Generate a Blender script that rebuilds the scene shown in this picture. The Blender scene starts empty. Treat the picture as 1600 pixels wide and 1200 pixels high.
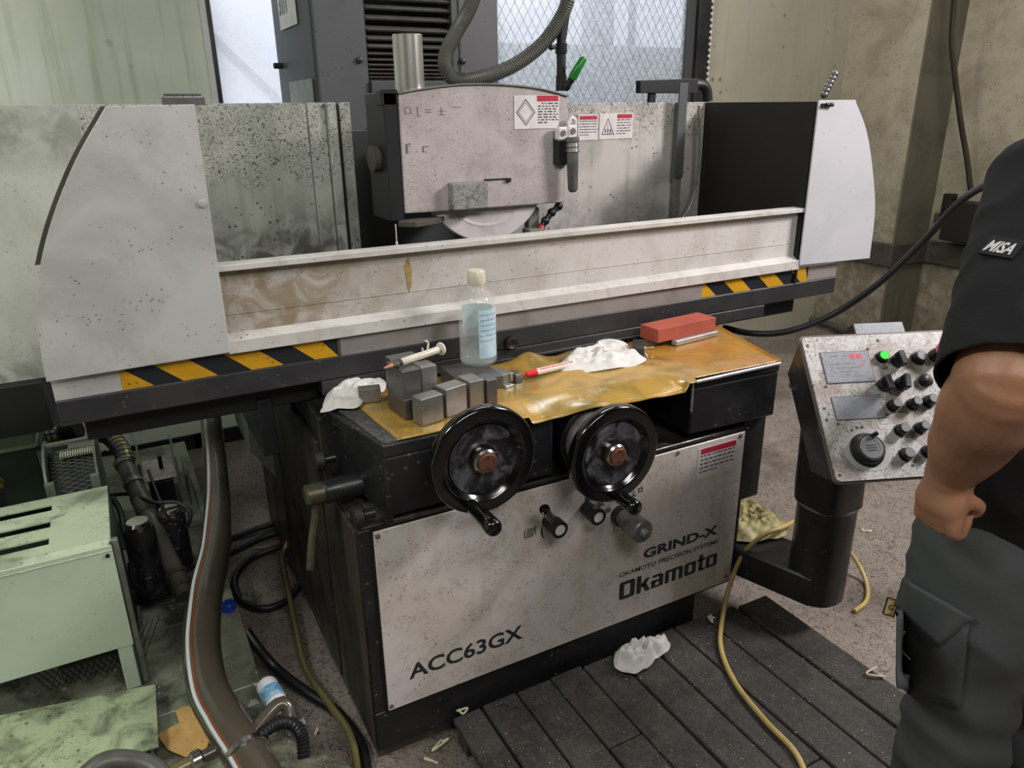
import bpy, bmesh, math, random
from mathutils import Vector, Matrix, noise as mnoise
import numpy as np
random.seed(7)
PI = math.pi
S = bpy.context.scene
COL = S.collection
# ---------------------------------------------------------------- camera
FPX = 1165.0; PITCH, ROLL, YAW = (math.radians(a) for a in (20.2, 0.78, 28.0)); CH = 1.6
F0 = Vector((math.sin(YAW)*math.cos(PITCH), math.cos(YAW)*math.cos(PITCH), -math.sin(PITCH)))
R0 = Vector((math.cos(YAW), -math.sin(YAW), 0)); D0 = F0.cross(R0)
CR = R0*math.cos(ROLL) + D0*math.sin(ROLL); CD = -R0*math.sin(ROLL) + D0*math.cos(ROLL)
CC = Vector((0, 0, CH))
cd = bpy.data.cameras.new('camera'); cam = bpy.data.objects.new('camera', cd); COL.objects.link(cam)
cd.sensor_width = 36; cd.lens = FPX/1600*36; cd.clip_start = 0.05; cd.clip_end = 60
U0 = -CD; B0 = -F0
cam.matrix_world = Matrix(((CR.x, U0.x, B0.x, CC.x), (CR.y, U0.y, B0.y, CC.y), (CR.z, U0.z, B0.z, CC.z), (0, 0, 0, 1)))
S.camera = cam
# world, lights, exposure
w = bpy.data.worlds.new('world'); S.world = w; w.use_nodes = True
w.node_tree.nodes['Background'].inputs[0].default_value = (0.97, 0.98, 1.0, 1); w.node_tree.nodes['Background'].inputs[1].default_value = 1.8
S.view_settings.view_transform = 'Standard'; S.view_settings.look = 'None'; S.view_settings.exposure = 0.0; S.view_settings.gamma = 1.0
S.view_settings.use_curve_mapping = False
def area(name, loc, target, sx, sy, power, color, spread=180):
    l = bpy.data.lights.new(name, 'AREA'); l.shape = 'RECTANGLE'; l.size = sx; l.size_y = sy; l.energy = power; l.color = color
    o = bpy.data.objects.new(name, l); COL.objects.link(o); o.location = loc; l.spread = math.radians(spread)
    o.rotation_euler = (Vector(target)-Vector(loc)).to_track_quat('-Z', 'Y').to_euler(); return o
area('lamp_right', (3.9, 0.0, 3.25), (1.6, 1.9, 1.0), 0.9, 0.5, 42, (1.0, 0.95, 0.95), 95)
area('lamp_left', (-1.6, 1.2, 3.3), (-0.2, 2.0, 0.6), 1.3, 0.4, 46, (0.93, 1.0, 0.93))
area('lamp_front', (0.6, -1.2, 3.35), (0.9, 1.6, 0.8), 1.8, 0.8, 66, (1.0, 0.98, 0.95))
area('lamp_rear', (1.9, 3.0, 3.35), (1.9, 2.9, 0.0), 1.3, 0.3, 26, (0.97, 0.99, 1.0))
area('lamp_far_right', (3.2, 1.8, 3.35), (4.2, 2.6, 0.8), 1.0, 0.3, 34, (1.0, 0.95, 0.85))

def ray(u, v): return CR*((u-800)/FPX) + CD*((v-600)/FPX) + F0
def Y(u, v, y): k = ray(u, v); return CC + k*(y/k.y)            # real place of a measured point on the plane y, z or x = const
def Z(u, v, z): k = ray(u, v); return CC + k*((z-CH)/k.z)
def X(u, v, x): k = ray(u, v); return CC + k*(x/k.x)
def DP(u, v, d): return CC + ray(u, v)*d
# ---------------------------------------------------------------- materials
def lin(h):
    h = h.lstrip('#'); c = [int(h[i:i+2], 16)/255 for i in (0, 2, 4)]
    return tuple((x/12.92 if x <= .04045 else ((x+.055)/1.055)**2.4) for x in c) + (1,)
def mat(name, col, rough=.5, metal=0.0, dirt=None, dirt_amt=.4, dscale=3.0, speck=0.0, sscale=90, scol='#1b1a17', streak=0.0, streakcol='#4a4438',
        scrib=0.0, scribscale=28, bump=.0, bscale=60, coat=0.0, grain=None, lo=None, spec=.5, dr=(.42, .68), sm=(.45, .62), sw=.015, alpha=1.0, rvar=.0, sub=0.0):
    m = bpy.data.materials.new(name); m.use_nodes = True; nt = m.node_tree; N = nt.nodes; L = nt.links
    b = N['Principled BSDF']; b.inputs['Roughness'].default_value = rough; b.inputs['Metallic'].default_value = metal
    b.inputs['Specular IOR Level'].default_value = spec; b.inputs['Coat Weight'].default_value = coat; b.inputs['Coat Roughness'].default_value = .15
    if sub: b.inputs['Subsurface Weight'].default_value = sub; b.inputs['Subsurface Radius'].default_value = (.02, .008, .004)
    if alpha < 1: b.inputs['Alpha'].default_value = alpha
    tc = N.new('ShaderNodeNewGeometry'); P = tc.outputs['Position']
    rgb = N.new('ShaderNodeRGB'); rgb.outputs[0].default_value = lin(col); cur = rgb.outputs[0]
    def nz(scale, detail=4, dist=0.0, vec=None, rg=.6):
        n = N.new('ShaderNodeTexNoise'); n.inputs['Scale'].default_value = scale; n.inputs['Detail'].default_value = detail
        n.inputs['Distortion'].default_value = dist; n.inputs['Roughness'].default_value = rg; L.new(vec or P, n.inputs['Vector']); return n.outputs['Fac']
    def ramp(src, a, bb, va=0.0, vb=1.0):
        r = N.new('ShaderNodeMapRange'); r.inputs[1].default_value = a; r.inputs[2].default_value = bb; r.inputs[3].default_value = va; r.inputs[4].default_value = vb
        r.interpolation_type = 'SMOOTHSTEP'; L.new(src, r.inputs[0]); return r.outputs[0]
    def mix(fac, a, colr, mode='MIX'):
        x = N.new('ShaderNodeMix'); x.data_type = 'RGBA'; x.blend_type = mode; L.new(fac, x.inputs[0]); L.new(a, x.inputs[6])
        if isinstance(colr, str): x.inputs[7].default_value = lin(colr)
        else: L.new(colr, x.inputs[7])
        return x.outputs[2]
    def mul(a, k):
        x = N.new('ShaderNodeMath'); x.operation = 'MULTIPLY'; L.new(a, x.inputs[0])
        if hasattr(k, 'links') or hasattr(k, 'is_linked'): L.new(k, x.inputs[1])
        else: x.inputs[1].default_value = k
        return x.outputs[0]
    if dirt: cur = mix(ramp(nz(dscale, 6, .6), dr[0], dr[1], 0, dirt_amt), cur, dirt)
    if streak:
        mp = N.new('ShaderNodeMapping'); mp.inputs['Scale'].default_value = (22, 22, 1.2); L.new(P, mp.inputs[0])
        cur = mix(ramp(nz(1.0, 4, 0, mp.outputs[0]), .5, .75, 0, streak), cur, streakcol)
    if grain:
        mp = N.new('ShaderNodeMapping'); mp.inputs['Scale'].default_value = grain; L.new(P, mp.inputs[0])
        cur = mix(ramp(nz(1.0, 5, .2, mp.outputs[0]), .35, .7, 0, .55), cur, dirt or '#000000')
    if scrib:
        n = nz(scribscale, 3, 1.6); a = ramp(n, .5-sw, .5); c = ramp(n, .5, .5+sw, 1, 0); k = mul(mul(mul(a, c), ramp(nz(scribscale*.35, 2), sm[0], sm[1])), scrib)
        cur = mix(k, cur, scol)
    if speck:
        v = N.new('ShaderNodeTexVoronoi'); v.inputs['Scale'].default_value = sscale; L.new(P, v.inputs['Vector'])
        k = mul(mul(ramp(v.outputs['Distance'], .10, .24, 1, 0), ramp(nz(sscale*.22, 2), .50, .62)), speck)
        cur = mix(k, cur, scol)
        v2 = N.new('ShaderNodeTexVoronoi'); v2.inputs['Scale'].default_value = sscale*.38; L.new(P, v2.inputs['Vector'])
        k2 = mul(mul(ramp(v2.outputs['Distance'], .05, .11, 1, 0), ramp(nz(sscale*.1, 2), .54, .62)), speck)
        cur = mix(k2, cur, scol)
    if lo:   # a graded tint, for stains and painted-in shading alike: (axis z level low, high, colour, amount)
        sp = N.new('ShaderNodeSeparateXYZ'); L.new(P, sp.inputs[0])
        for (ax, z0, z1, c, amt, wob) in lo:
            ad = N.new('ShaderNodeMath'); ad.operation = 'ADD'; L.new(sp.outputs['XYZ'.index(ax)], ad.inputs[0]); L.new(mul(nz(5, 5), wob), ad.inputs[1])
            cur = mix(mul(ramp(ad.outputs[0], z0+wob*.5, z1+wob*.5, 0, amt), ramp(nz(13, 6, .8), .36, .62, .25, 1)), cur, c)
    L.new(cur, b.inputs['Base Color'])
    if rvar: L.new(ramp(nz(9, 5), .3, .7, max(rough-rvar, .03), min(rough+rvar, 1)), b.inputs['Roughness'])
    if bump:
        bp = N.new('ShaderNodeBump'); bp.inputs['Strength'].default_value = bump; bp.inputs['Distance'].default_value = .004
        L.new(nz(bscale, 4), bp.inputs['Height']); L.new(bp.outputs[0], b.inputs['Normal'])
    m['_'] = 1
    return m
M = {}
M['panel'] = mat('panel_paint', '#d2cac6', .38, dirt='#b7a892', dirt_amt=.45, dscale=4, speck=.85, sscale=85, scrib=.55, scribscale=50, sw=.03, sm=(.42, .58), streak=.25, streakcol='#a08a6c', scol='#3b2d22')
M['guard'] = mat('guard_paint', '#b9b9b6', .42, dirt='#8f8f8b', dirt_amt=.5, dscale=3.2, dr=(.4, .62), speck=.7, sscale=80, scrib=.25, scribscale=60, scol='#3c3a36')
M['guard_r'] = mat('guard_paint_clean', '#bfbec3', .4, dirt='#adadb1', dirt_amt=.4, dscale=3, speck=.25, sscale=50)
M['rail'] = mat('rail_paint', '#c9c5c2', .4, dirt='#a39b90', dirt_amt=.5, dscale=5, speck=.7, sscale=70, scrib=.5, scribscale=40, sw=.025, scol='#5e5850', streak=.25, streakcol='#8a8174',
               lo=[('X', .95, .15, '#6b5433', .8, 1.1), ('X', 1.3, .2, '#9a8c6a', .4, 1.6)])
M['railtop'] = mat('rail_edge_paint', '#c9c5c1', .4, dirt='#a19a91', dirt_amt=.5, dscale=14, speck=.8, sscale=60)
M['under'] = mat('under_rail_metal', '#8b8581', .45, dirt='#5c5752', dirt_amt=.5, dscale=6, speck=.5, sscale=80, scol='#1a1714')
def splash_mat(name, base, dark, zlo, zhi, lam=.85):
    m = mat(name, base, .4, dirt='#7f8076', dirt_amt=.5, dscale=4, speck=.9, sscale=45, streak=.3, streakcol='#55564a', lo=[('Z', 1.42, 1.16, '#35352d', lam, .3)])  # colour darkens towards the bottom, by lam
    nt = m.node_tree; N = nt.nodes; L = nt.links; b = N['Principled BSDF']; src = b.inputs['Base Color'].links[0].from_socket
    g = N.new('ShaderNodeNewGeometry'); sp = N.new('ShaderNodeSeparateXYZ'); L.new(g.outputs['Position'], sp.inputs[0])
    n = N.new('ShaderNodeTexNoise'); n.inputs['Scale'].default_value = 80; n.inputs['Detail'].default_value = 0; n.inputs['Distortion'].default_value = 1.2; L.new(g.outputs['Position'], n.inputs['Vector'])
    def rg(s, a, c, va, vb):
        r = N.new('ShaderNodeMapRange'); r.inputs[1].default_value = a; r.inputs[2].default_value = c; r.inputs[3].default_value = va; r.inputs[4].default_value = vb; L.new(s, r.inputs[0]); return r.outputs[0]
    def ml(a, c, op='MULTIPLY'):
        x = N.new('ShaderNodeMath'); x.operation = op; L.new(a, x.inputs[0])
        if isinstance(c, float): x.inputs[1].default_value = c
        else: L.new(c, x.inputs[1])
        return x.outputs[0]
    band = ml(rg(n.outputs['Fac'], .46, .49, 0, 1), rg(n.outputs['Fac'], .52, .55, 1, 0))
    n2 = N.new('ShaderNodeTexNoise'); n2.inputs['Scale'].default_value = 7; L.new(g.outputs['Position'], n2.inputs['Vector'])
    zz = ml(sp.outputs['Z'], ml(n2.outputs['Fac'], .25), 'ADD')
    k = ml(ml(band, rg(zz, zlo+.1, zlo+.14, 0, 1)), .95)
    x = N.new('ShaderNodeMix'); x.data_type = 'RGBA'; L.new(k, x.inputs[0]); L.new(src, x.inputs[6]); x.inputs[7].default_value = lin(dark); L.new(x.outputs[2], b.inputs['Base Color'])
    bp = N.new('ShaderNodeBump'); bp.inputs['Strength'].default_value = .5; bp.inputs['Distance'].default_value = .003; L.new(k, bp.inputs['Height']); L.new(bp.outputs[0], b.inputs['Normal'])
    return m
M['splash'] = splash_mat('splashed_panel', '#adaea4', '#4e4f48', 1.40, 1.50)
M['splash_l'] = mat('pale_guard_sheet', '#b9bcb0', .42, dirt='#9a9d90', dirt_amt=.5, dscale=4, speck=.5, sscale=70, scrib=.35, scribscale=60, sw=.03, scol='#60615a', lo=[('Z', 1.42, 1.55, '#6b6c64', .6, .15), ('Z', 1.05, .9, '#4e5048', .6, .1)])  # tinted band above; the dark foot is shading painted into the colour
M['splash_r'] = splash_mat('splashed_panel_right', '#bdb7b2', '#47443f', 1.50, 1.58, .4)
M['headp'] = mat('head_cover_paint', '#b5abaa', .4, dirt='#918886', dirt_amt=.6, dscale=6, speck=.9, sscale=75, scrib=.6, scribscale=55, sw=.03, sm=(.35, .55), scol='#6b6060')
M['headgrit'] = mat('grit_box', '#8c8a86', .6, dirt='#4b4a46', dirt_amt=.8, dscale=60, speck=1, sscale=110, bump=.6, bscale=120)
M['black'] = mat('black_machine_paint', '#16171a', .38, dirt='#2c2b2b', dirt_amt=.6, dscale=5, speck=.35, sscale=45, scol='#8a867c', rvar=.12)
M['matblack'] = mat('matt_black', '#0b0b0c', .6)
M['sideblack'] = mat('oily_dark_side', '#3a362f', .42, dirt='#191816', dirt_amt=.9, dscale=4, streak=.8, streakcol='#5b5447', rvar=.12)
M['beam'] = mat('dark_beam', '#29292c', .45, dirt='#3a3736', dirt_amt=.6, dscale=7, speck=.25, sscale=60, scol='#827c74')
M['bake'] = mat('black_bakelite', '#050506', .12, coat=.6)
M['bakedust'] = mat('dusty_bakelite', '#101013', .3, dirt='#7d7e88', dirt_amt=.6, dscale=16, coat=.3)
M['steel'] = mat('ground_steel', '#a3a09e', .34, .75, dirt='#7f7a75', dirt_amt=.5, dscale=14)
M['steeldark'] = mat('dark_block_steel', '#777473', .36, .7, dirt='#5a5653', dirt_amt=.5, dscale=14)
M['steelpale'] = mat('pale_scratched_steel', '#b5b0ac', .4, .5, dirt='#77706a', dirt_amt=.6, dscale=30, scrib=.4)
M['bright'] = mat('brushed_cylinder', '#e6e2dc', .28, .9, grain=(60, 60, 1), dirt='#8c8882')
M['chrome'] = mat('worn_chrome', '#b8b5b0', .2, 1.0)
M['wheel'] = mat('grinding_wheel_white', '#c9c3c2', .7, dirt='#a9a19f', dirt_amt=.5, dscale=12, bump=.1, bscale=200)
M['rust'] = mat('rusty_cap', '#6b4231', .6, .4, dirt='#3d2820', dirt_amt=.6, dscale=60, bump=.2)
M['rubber'] = mat('black_rubber', '#131416', .42, dirt='#24262a', dirt_amt=.4)
M['yellow'] = mat('hazard_yellow', '#cb971a', .4, dirt='#8d6c1c', dirt_amt=.35, dscale=9, speck=.7, sscale=60)
M['navy'] = mat('hazard_black', '#1a1f26', .45, speck=.3, sscale=60, scol='#555')if False else mat('hazard_black', '#1a1f26', .45)
M['sign'] = mat('sign_white', '#d6d0cf', .45, dirt='#a8a19c', dirt_amt=.35, dscale=18, speck=.4, sscale=140)
M['red'] = mat('sign_red', '#b3203c', .45, dirt='#6f2231', dirt_amt=.3, dscale=50)
M['ink'] = mat('ink_dark', '#232a30', .5)
M['inkfaint'] = mat('ink_faded', '#6a6260', .5)
M['film'] = mat('amber_film', '#a9853a', .22, dirt='#6d5f30', dirt_amt=.85, dscale=7, scrib=.25, scribscale=18, scol='#e3bd62', bump=.35, bscale=24, coat=.35, lo=[('X', 1.15, 1.6, '#a8691f', .75, .3)])
M['grit'] = mat('gritty_strip', '#4a4946', .7, dirt='#1e1e1d', dirt_amt=.9, dscale=90, speck=.9, sscale=160, scol='#a8a49a', bump=.6, bscale=160)
M['brick'] = mat('red_oilstone', '#a8503f', .75, dirt='#8c4033', dirt_amt=.5, dscale=12, bump=.25, bscale=150)
M['cloth'] = mat('white_cloth', '#d6d2ce', .85, dirt='#aaa6a3', dirt_amt=.5, dscale=18, bump=.15, bscale=140)
M['greencloth'] = mat('oily_cloth', '#a39a6a', .55, dirt='#5b5530', dirt_amt=.8, dscale=22, bump=.2)
M['wall'] = mat('wall_paint_left', '#d0d4c6', .6, dirt='#b6b8a4', dirt_amt=.5, dscale=1.1, speck=.5, sscale=11, streak=.55, streakcol='#9a9f88')
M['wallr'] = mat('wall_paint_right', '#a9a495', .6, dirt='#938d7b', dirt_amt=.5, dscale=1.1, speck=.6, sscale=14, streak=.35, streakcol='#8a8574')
M['pil'] = mat('pilaster_plaster', '#aca390', .75, dirt='#847a66', dirt_amt=.6, dscale=3, speck=.9, sscale=42, scrib=.6, scribscale=30, sw=.03, scol='#5b5242', bump=.2, bscale=50, lo=[('Z', 1.5, .55, '#5a513f', .6, .6)])
M['pierface'] = mat('grey_pier_face', '#6b685a', .6, dirt='#4d4b40', dirt_amt=.6, dscale=2.5, streak=.4)
M['ledge'] = mat('ledge_concrete', '#4b463d', .8, dirt='#2c2924', dirt_amt=.7, dscale=8, bump=.3)
M['col'] = mat('column_grey_paint', '#4d4e52', .45, dirt='#3f3f42', dirt_amt=.5, dscale=4, speck=.9, sscale=60, scol='#1c1c1e')
M['colside'] = mat('column_side_paint', '#3d4040', .5, dirt='#313434', dirt_amt=.4)
M['louver'] = mat('bellows_slat', '#6b6762', .5, dirt='#3a3733', dirt_amt=.5, dscale=16)
M['floor'] = mat('floor_concrete', '#8c8178', .6, dirt='#574e45', dirt_amt=.7, dscale=2.2, speck=1, sscale=50, scrib=1, scribscale=30, sm=(.3, .45), sw=.035, scol='#2b2520', bump=.25, bscale=40)
M['green'] = mat('green_cabinet_paint', '#bfcdb7', .45, dirt='#a9b8a0', dirt_amt=.5, dscale=3, speck=.35, sscale=60, scrib=.25, scribscale=35, scol='#4c5742')
M['greentop'] = mat('green_dirty_top', '#b4c0a2', .45, dirt='#4d523f', dirt_amt=.75, dscale=7, dr=(.44, .64), speck=.7, sscale=60, scrib=.5, scol='#30352a')
M['tray'] = mat('green_oily_tray', '#a9b591', .35, dirt='#4a4e3f', dirt_amt=.75, dscale=12, speck=.8, sscale=45, scrib=.8, scribscale=30, scol='#262a22', dr=(.42, .66), sm=(.3, .5))
M['greendark'] = mat('green_dark_inside', '#2e3d31', .6, dirt='#1a241d', dirt_amt=.6)
M['tank'] = mat('tank_lid_oily', '#858975', .3, dirt='#34352c', dirt_amt=.9, dscale=5.5, dr=(.4, .6), sm=(.3, .5), speck=.8, sscale=45, scrib=.5, scribscale=24, scol='#c0bfae', rvar=.15)
M['frame'] = mat('galv_frame', '#7e8378', .4, .3, dirt='#4b4e45', dirt_amt=.5, dscale=14)
M['hosebrown'] = mat('clear_brown_hose', '#4d453a', .25, dirt='#37322b', dirt_amt=.6, dscale=5, coat=.5)
M['hosegrey'] = mat('grey_hose', '#55554f', .4, dirt='#3a3936', dirt_amt=.5, dscale=12)
M['hoseyellow'] = mat('yellow_spiral_hose', '#8d8045', .3, dirt='#4b4426', dirt_amt=.5, dscale=12, coat=.4)
M['hosetan'] = mat('tan_hose', '#c2a86a', .35, dirt='#9b8656', dirt_amt=.4, dscale=9)
M['hoseolive'] = mat('olive_hose', '#6c623c', .28, dirt='#40391f', dirt_amt=.5, coat=.4)
M['white'] = mat('white_plastic', '#d9d5cb', .35)
M['ivory'] = mat('ivory_plastic', '#cfc8b4', .35, dirt='#a59c80', dirt_amt=.3, dscale=30)
M['stripe'] = mat('hose_white_stripe', '#c9cdd0', .4); M['stripebrown'] = mat('hose_rust_stripe', '#7d3f1c', .4); M['blue'] = mat('blue_plastic', '#1d3a9a', .3)
M['redp'] = mat('red_plastic', '#e0202a', .3); M['pink'] = mat('pink_button', '#e86a74', .35)
M['greenp'] = mat('green_grip', '#1f7a2c', .3, dirt='#145a1e', dirt_amt=.6, dscale=30)
M['wood'] = mat('pallet_board', '#3d3936', .65, dirt='#24211e', dirt_amt=.85, dscale=6, dr=(.4, .62), grain=(30, 2, 30), speck=.9, sscale=110, scol='#6f6a62', scrib=.8, scribscale=80, sm=(.3, .5), sw=.025, bump=.5, bscale=90)
M['ctrl'] = mat('control_panel_face', '#d9d4d2', .42, dirt='#a08a7a', dirt_amt=.6, dscale=11, dr=(.46, .62), speck=.6, sscale=110, scrib=1, scribscale=48, sm=(.25, .42), sw=.035, scol='#7b6f68')
M['screen'] = mat('control_screen', '#b2b4bd', .25, scrib=.9, scribscale=40, sm=(.25, .42), sw=.035, scol='#8f929c', dirt='#7c7e88')
M['knob'] = mat('black_knob', '#17191b', .4); M['knobtop'] = mat('grey_button', '#8b8c90', .4)
M['skin'] = mat('skin', '#a4755b', .45, dirt='#8f5f48', dirt_amt=.4, dscale=12, bump=.12, bscale=160, sub=.08)
M['shirt'] = mat('black_shirt', '#070709', .9, bump=.2, bscale=300)
M['trousers'] = mat('grey_work_trousers', '#454748', .85, dirt='#3a3c3d', dirt_amt=.5, dscale=9, bump=.2, bscale=300)
M['hair'] = mat('black_hair', '#100d0b', .6); M['tan'] = mat('tan_patch', '#b9925a', .6); M['sole'] = mat('dark_shoe', '#1c1b1a', .6)
M['paper'] = mat('tan_cardboard', '#cfa566', .7, dirt='#a87f45', dirt_amt=.5, dscale=14, speck=.6, sscale=80)
M['swarf'] = mat('pale_swarf', '#cbbfa8', .7)
M['fitting'] = mat('grey_fitting', '#6f6e6e', .4, .4, dirt='#4c4a48', dirt_amt=.6, dscale=18)
M['leverdark'] = mat('dirty_lever_metal', '#55503f', .4, .3, dirt='#2f2b22', dirt_amt=.7, dscale=30)
M['ceil'] = mat('ceiling_paint', '#8c8c86', .8)
M['eye'] = mat('eye_white', '#d8d4cc', .3)
def emit(name, col, st):
    m = bpy.data.materials.new(name); m.use_nodes = True; b = m.node_tree.nodes['Principled BSDF']
    b.inputs['Base Color'].default_value = lin(col); b.inputs['Emission Color'].default_value = lin(col); b.inputs['Emission Strength'].default_value = st; b.inputs['Roughness'].default_value = .3; return m
M['lampgreen'] = emit('lit_green_lamp', '#1fd02a', .75); M['lcdred'] = emit('screen_red_digits', '#d84a58', .5)
# clear plastic and water
def clear(name, col, ior, rough=.02):
    m = bpy.data.materials.new(name); m.use_nodes = True; b = m.node_tree.nodes['Principled BSDF']
    b.inputs['Base Color'].default_value = lin(col); b.inputs['Transmission Weight'].default_value = 1; b.inputs['IOR'].default_value = ior; b.inputs['Roughness'].default_value = rough; return m
M['pet'] = mat('clear_bottle_plastic', '#e8eeee', .06, alpha=.15, spec=.9); M['water'] = mat('water', '#c9d3d4', .05, alpha=.16, spec=.6)
def frost(nm, f0, f1):
    m = bpy.data.materials.new(nm); m.use_nodes = True; nt = m.node_tree; N = nt.nodes; L = nt.links
    N.remove(N['Principled BSDF']); out = N['Material Output']
    tr = N.new('ShaderNodeBsdfTranslucent'); tp = N.new('ShaderNodeBsdfTransparent'); gl = N.new('ShaderNodeBsdfGlossy'); gl.inputs['Roughness'].default_value = .2
    tr.inputs[0].default_value = (.82, .84, .88, 1); tp.inputs[0].default_value = (.8, .83, .88, 1)
    g = N.new('ShaderNodeNewGeometry'); n = N.new('ShaderNodeTexNoise'); n.inputs['Scale'].default_value = 30; n.inputs['Distortion'].default_value = 1.8; n.inputs['Detail'].default_value = 3; L.new(g.outputs['Position'], n.inputs['Vector'])
    r = N.new('ShaderNodeMapRange'); r.inputs[1].default_value = .46; r.inputs[2].default_value = .54; r.inputs[3].default_value = f0; r.inputs[4].default_value = f1; L.new(n.outputs['Fac'], r.inputs[0])
    a = N.new('ShaderNodeMixShader'); L.new(r.outputs[0], a.inputs[0]); L.new(tr.outputs[0], a.inputs[1]); L.new(tp.outputs[0], a.inputs[2])
    c = N.new('ShaderNodeMixShader'); c.inputs[0].default_value = .06; L.new(a.outputs[0], c.inputs[1]); L.new(gl.outputs[0], c.inputs[2]); L.new(c.outputs[0], out.inputs[0]); return m
M['frost'] = frost('frosted_wired_glass', .3, .6); M['milky'] = frost('milky_sheet', .30, .40)
# ---------------------------------------------------------------- mesh helpers
ORG = {}
class MB:
    def __init__(s): s.v = []; s.f = []; s.sm = []
    def add(s, vs, fs, smooth=False):
        k = len(s.v); s.v += [Vector(p) for p in vs]; s.f += [tuple(i+k for i in f) for f in fs]; s.sm += [smooth]*len(fs); return s
    def box(s, x0, x1, y0, y1, z0, z1):
        vs = [(x, y, z) for z in (z0, z1) for y in (y0, y1) for x in (x0, x1)]
        return s.add(vs, [(0, 2, 3, 1), (4, 5, 7, 6), (0, 1, 5, 4), (2, 6, 7, 3), (0, 4, 6, 2), (1, 3, 7, 5)])
    def prism(s, pts, d, smooth=False):      # polygon (list of 3d points, counter-clockwise seen against d) pushed along vector d
        n = len(pts); d = Vector(d); a = [Vector(p) for p in pts]; vs = a + [p+d for p in a]
        fs = [tuple(range(n-1, -1, -1)), tuple(range(n, 2*n))] + [(i, (i+1) % n, n+(i+1) % n, n+i) for i in range(n)]
        s.add(vs, fs); 
        if smooth: s.sm[-n:] = [True]*n
        return s
    def xz(s, pts, y0, y1): return s.prism([(x, y0, z) for x, z in pts], (0, y1-y0, 0))
    def xy(s, pts, z0, z1): return s.prism([(x, y, z0) for x, y in pts], (0, 0, z1-z0))
    def rings(s, rs, cap=True, closed=False, smooth=True):
        n = len(rs[0]); k = len(s.v); s.v += [Vector(p) for r in rs for p in r]; m = len(rs); fs = []
        for i in range(m if closed else m-1):
            j = (i+1) % m
            for q in range(n): fs.append((k+i*n+q, k+i*n+(q+1) % n, k+j*n+(q+1) % n, k+j*n+q))
        s.f += fs; s.sm += [smooth]*len(fs)
        if cap and not closed: s.f += [tuple(k+q for q in range(n-1, -1, -1)), tuple(k+(m-1)*n+q for q in range(n))]; s.sm += [False]*2
        return s
    def tube(s, path, r, n=12, ridge=0, cap=True, smooth=True):
        P = [Vector(p) for p in path]; m = len(P); rs = []; up = None
        for i, p in enumerate(P):
            t = (P[min(i+1, m-1)]-P[max(i-1, 0)]).normalized()
            if up is None: up = t.orthogonal().normalized()
            up = (up - t*up.dot(t)).normalized(); b = t.cross(up)
            rr = r[i] if isinstance(r, (list, tuple)) else r
            rs.append([p + (up*math.cos(2*PI*q/n) + b*math.sin(2*PI*q/n))*rr for q in range(n)])
        return s.rings(rs, cap, smooth=smooth)
    def cyl(s, p0, p1, r0, r1=None, n=24): return s.tube([p0, p1], [r0, r0 if r1 is None else r1], n)
    def lathe(s, prof, o, ax, n=32, closed=False, cap=True):          # prof: (distance along axis, radius)
        o = Vector(o); ax = Vector(ax).normalized(); u = ax.orthogonal().normalized(); b = ax.cross(u)
        return s.rings([[o + ax*h + (u*math.cos(2*PI*q/n) + b*math.sin(2*PI*q/n))*r for q in range(n)] for h, r in prof], cap, closed)
    def sphere(s, c, r, n=12, sc=(1, 1, 1)):
        c = Vector(c); return s.rings([[c + Vector((math.cos(2*PI*q/n)*math.sin(a)*r*sc[0], math.sin(2*PI*q/n)*math.sin(a)*r*sc[1], math.cos(a)*r*sc[2])) for q in range(n)] for a in [PI*(.02+.96*i/(n//2)) for i in range(n//2+1)]])
    def xf(s, mtx): s.v = [mtx @ p for p in s.v]; return s
    def build(s, name, m, parent=None, org=None, bevel=0, seg=1, kind=None, fix=True):
        me = bpy.data.meshes.new(name); o = bpy.data.objects.new(name, me); COL.objects.link(o)
        if parent is not None: g = ORG[parent.name]; o.parent = parent
        else:
            if org is None:
                xs = [p.x for p in s.v]; ys = [p.y for p in s.v]; zs = [p.z for p in s.v]
                org = ((min(xs)+max(xs))/2, (min(ys)+max(ys))/2, min(zs))
            g = Vector(org); o.location = g
        ORG[o.name] = g
        me.from_pydata([tuple(p-g) for p in s.v], [], s.f)
        me.polygons.foreach_set('use_smooth', s.sm)
        if fix:
            bm = bmesh.new(); bm.from_mesh(me); bmesh.ops.recalc_face_normals(bm, faces=bm.faces); bm.to_mesh(me); bm.free()
        if any(s.sm): me.set_sharp_from_angle(angle=.62)
        me.materials.append(M[m] if isinstance(m, str) else m)
        if bevel:
            b = o.modifiers.new('bevel', 'BEVEL'); b.width = bevel; b.segments = seg; b.limit_method = 'ANGLE'; b.angle_limit = .7
        if kind: o['kind'] = kind
        return o
def box(name, m, x0, x1, y0, y1, z0, z1, parent=None, bevel=.002, **k): return MB().box(x0, x1, y0, y1, z0, z1).build(name, m, parent, bevel=bevel, **k)
def thing(name, label, cat, loc, group=None):
    o = bpy.data.objects.new(name, None); COL.objects.link(o); o.location = loc; o.empty_display_size = .1
    o['label'] = label; o['category'] = cat
    if group: o['group'] = group
    ORG[o.name] = Vector(loc); return o
def tag(o, label, cat, group=None):
    o['label'] = label; o['category'] = cat
    if group: o['group'] = group
    return o
def lab(o, l): o['label'] = l; return o
def struct(o): o['kind'] = 'structure'; return o
def spline(pts, n=8):
    P = [Vector(p) for p in pts]; P = [P[0]*2-P[1]] + P + [P[-1]*2-P[-2]]; out = []
    for i in range(1, len(P)-2):
        for k in range(n):
            t = k/n; a, b, c, d = P[i-1:i+3]
            out.append(.5*((2*b)+(c-a)*t+(2*a-5*b+4*c-d)*t*t+(3*b-a-3*c+d)*t**3))
    out.append(P[-2]); return out
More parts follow.
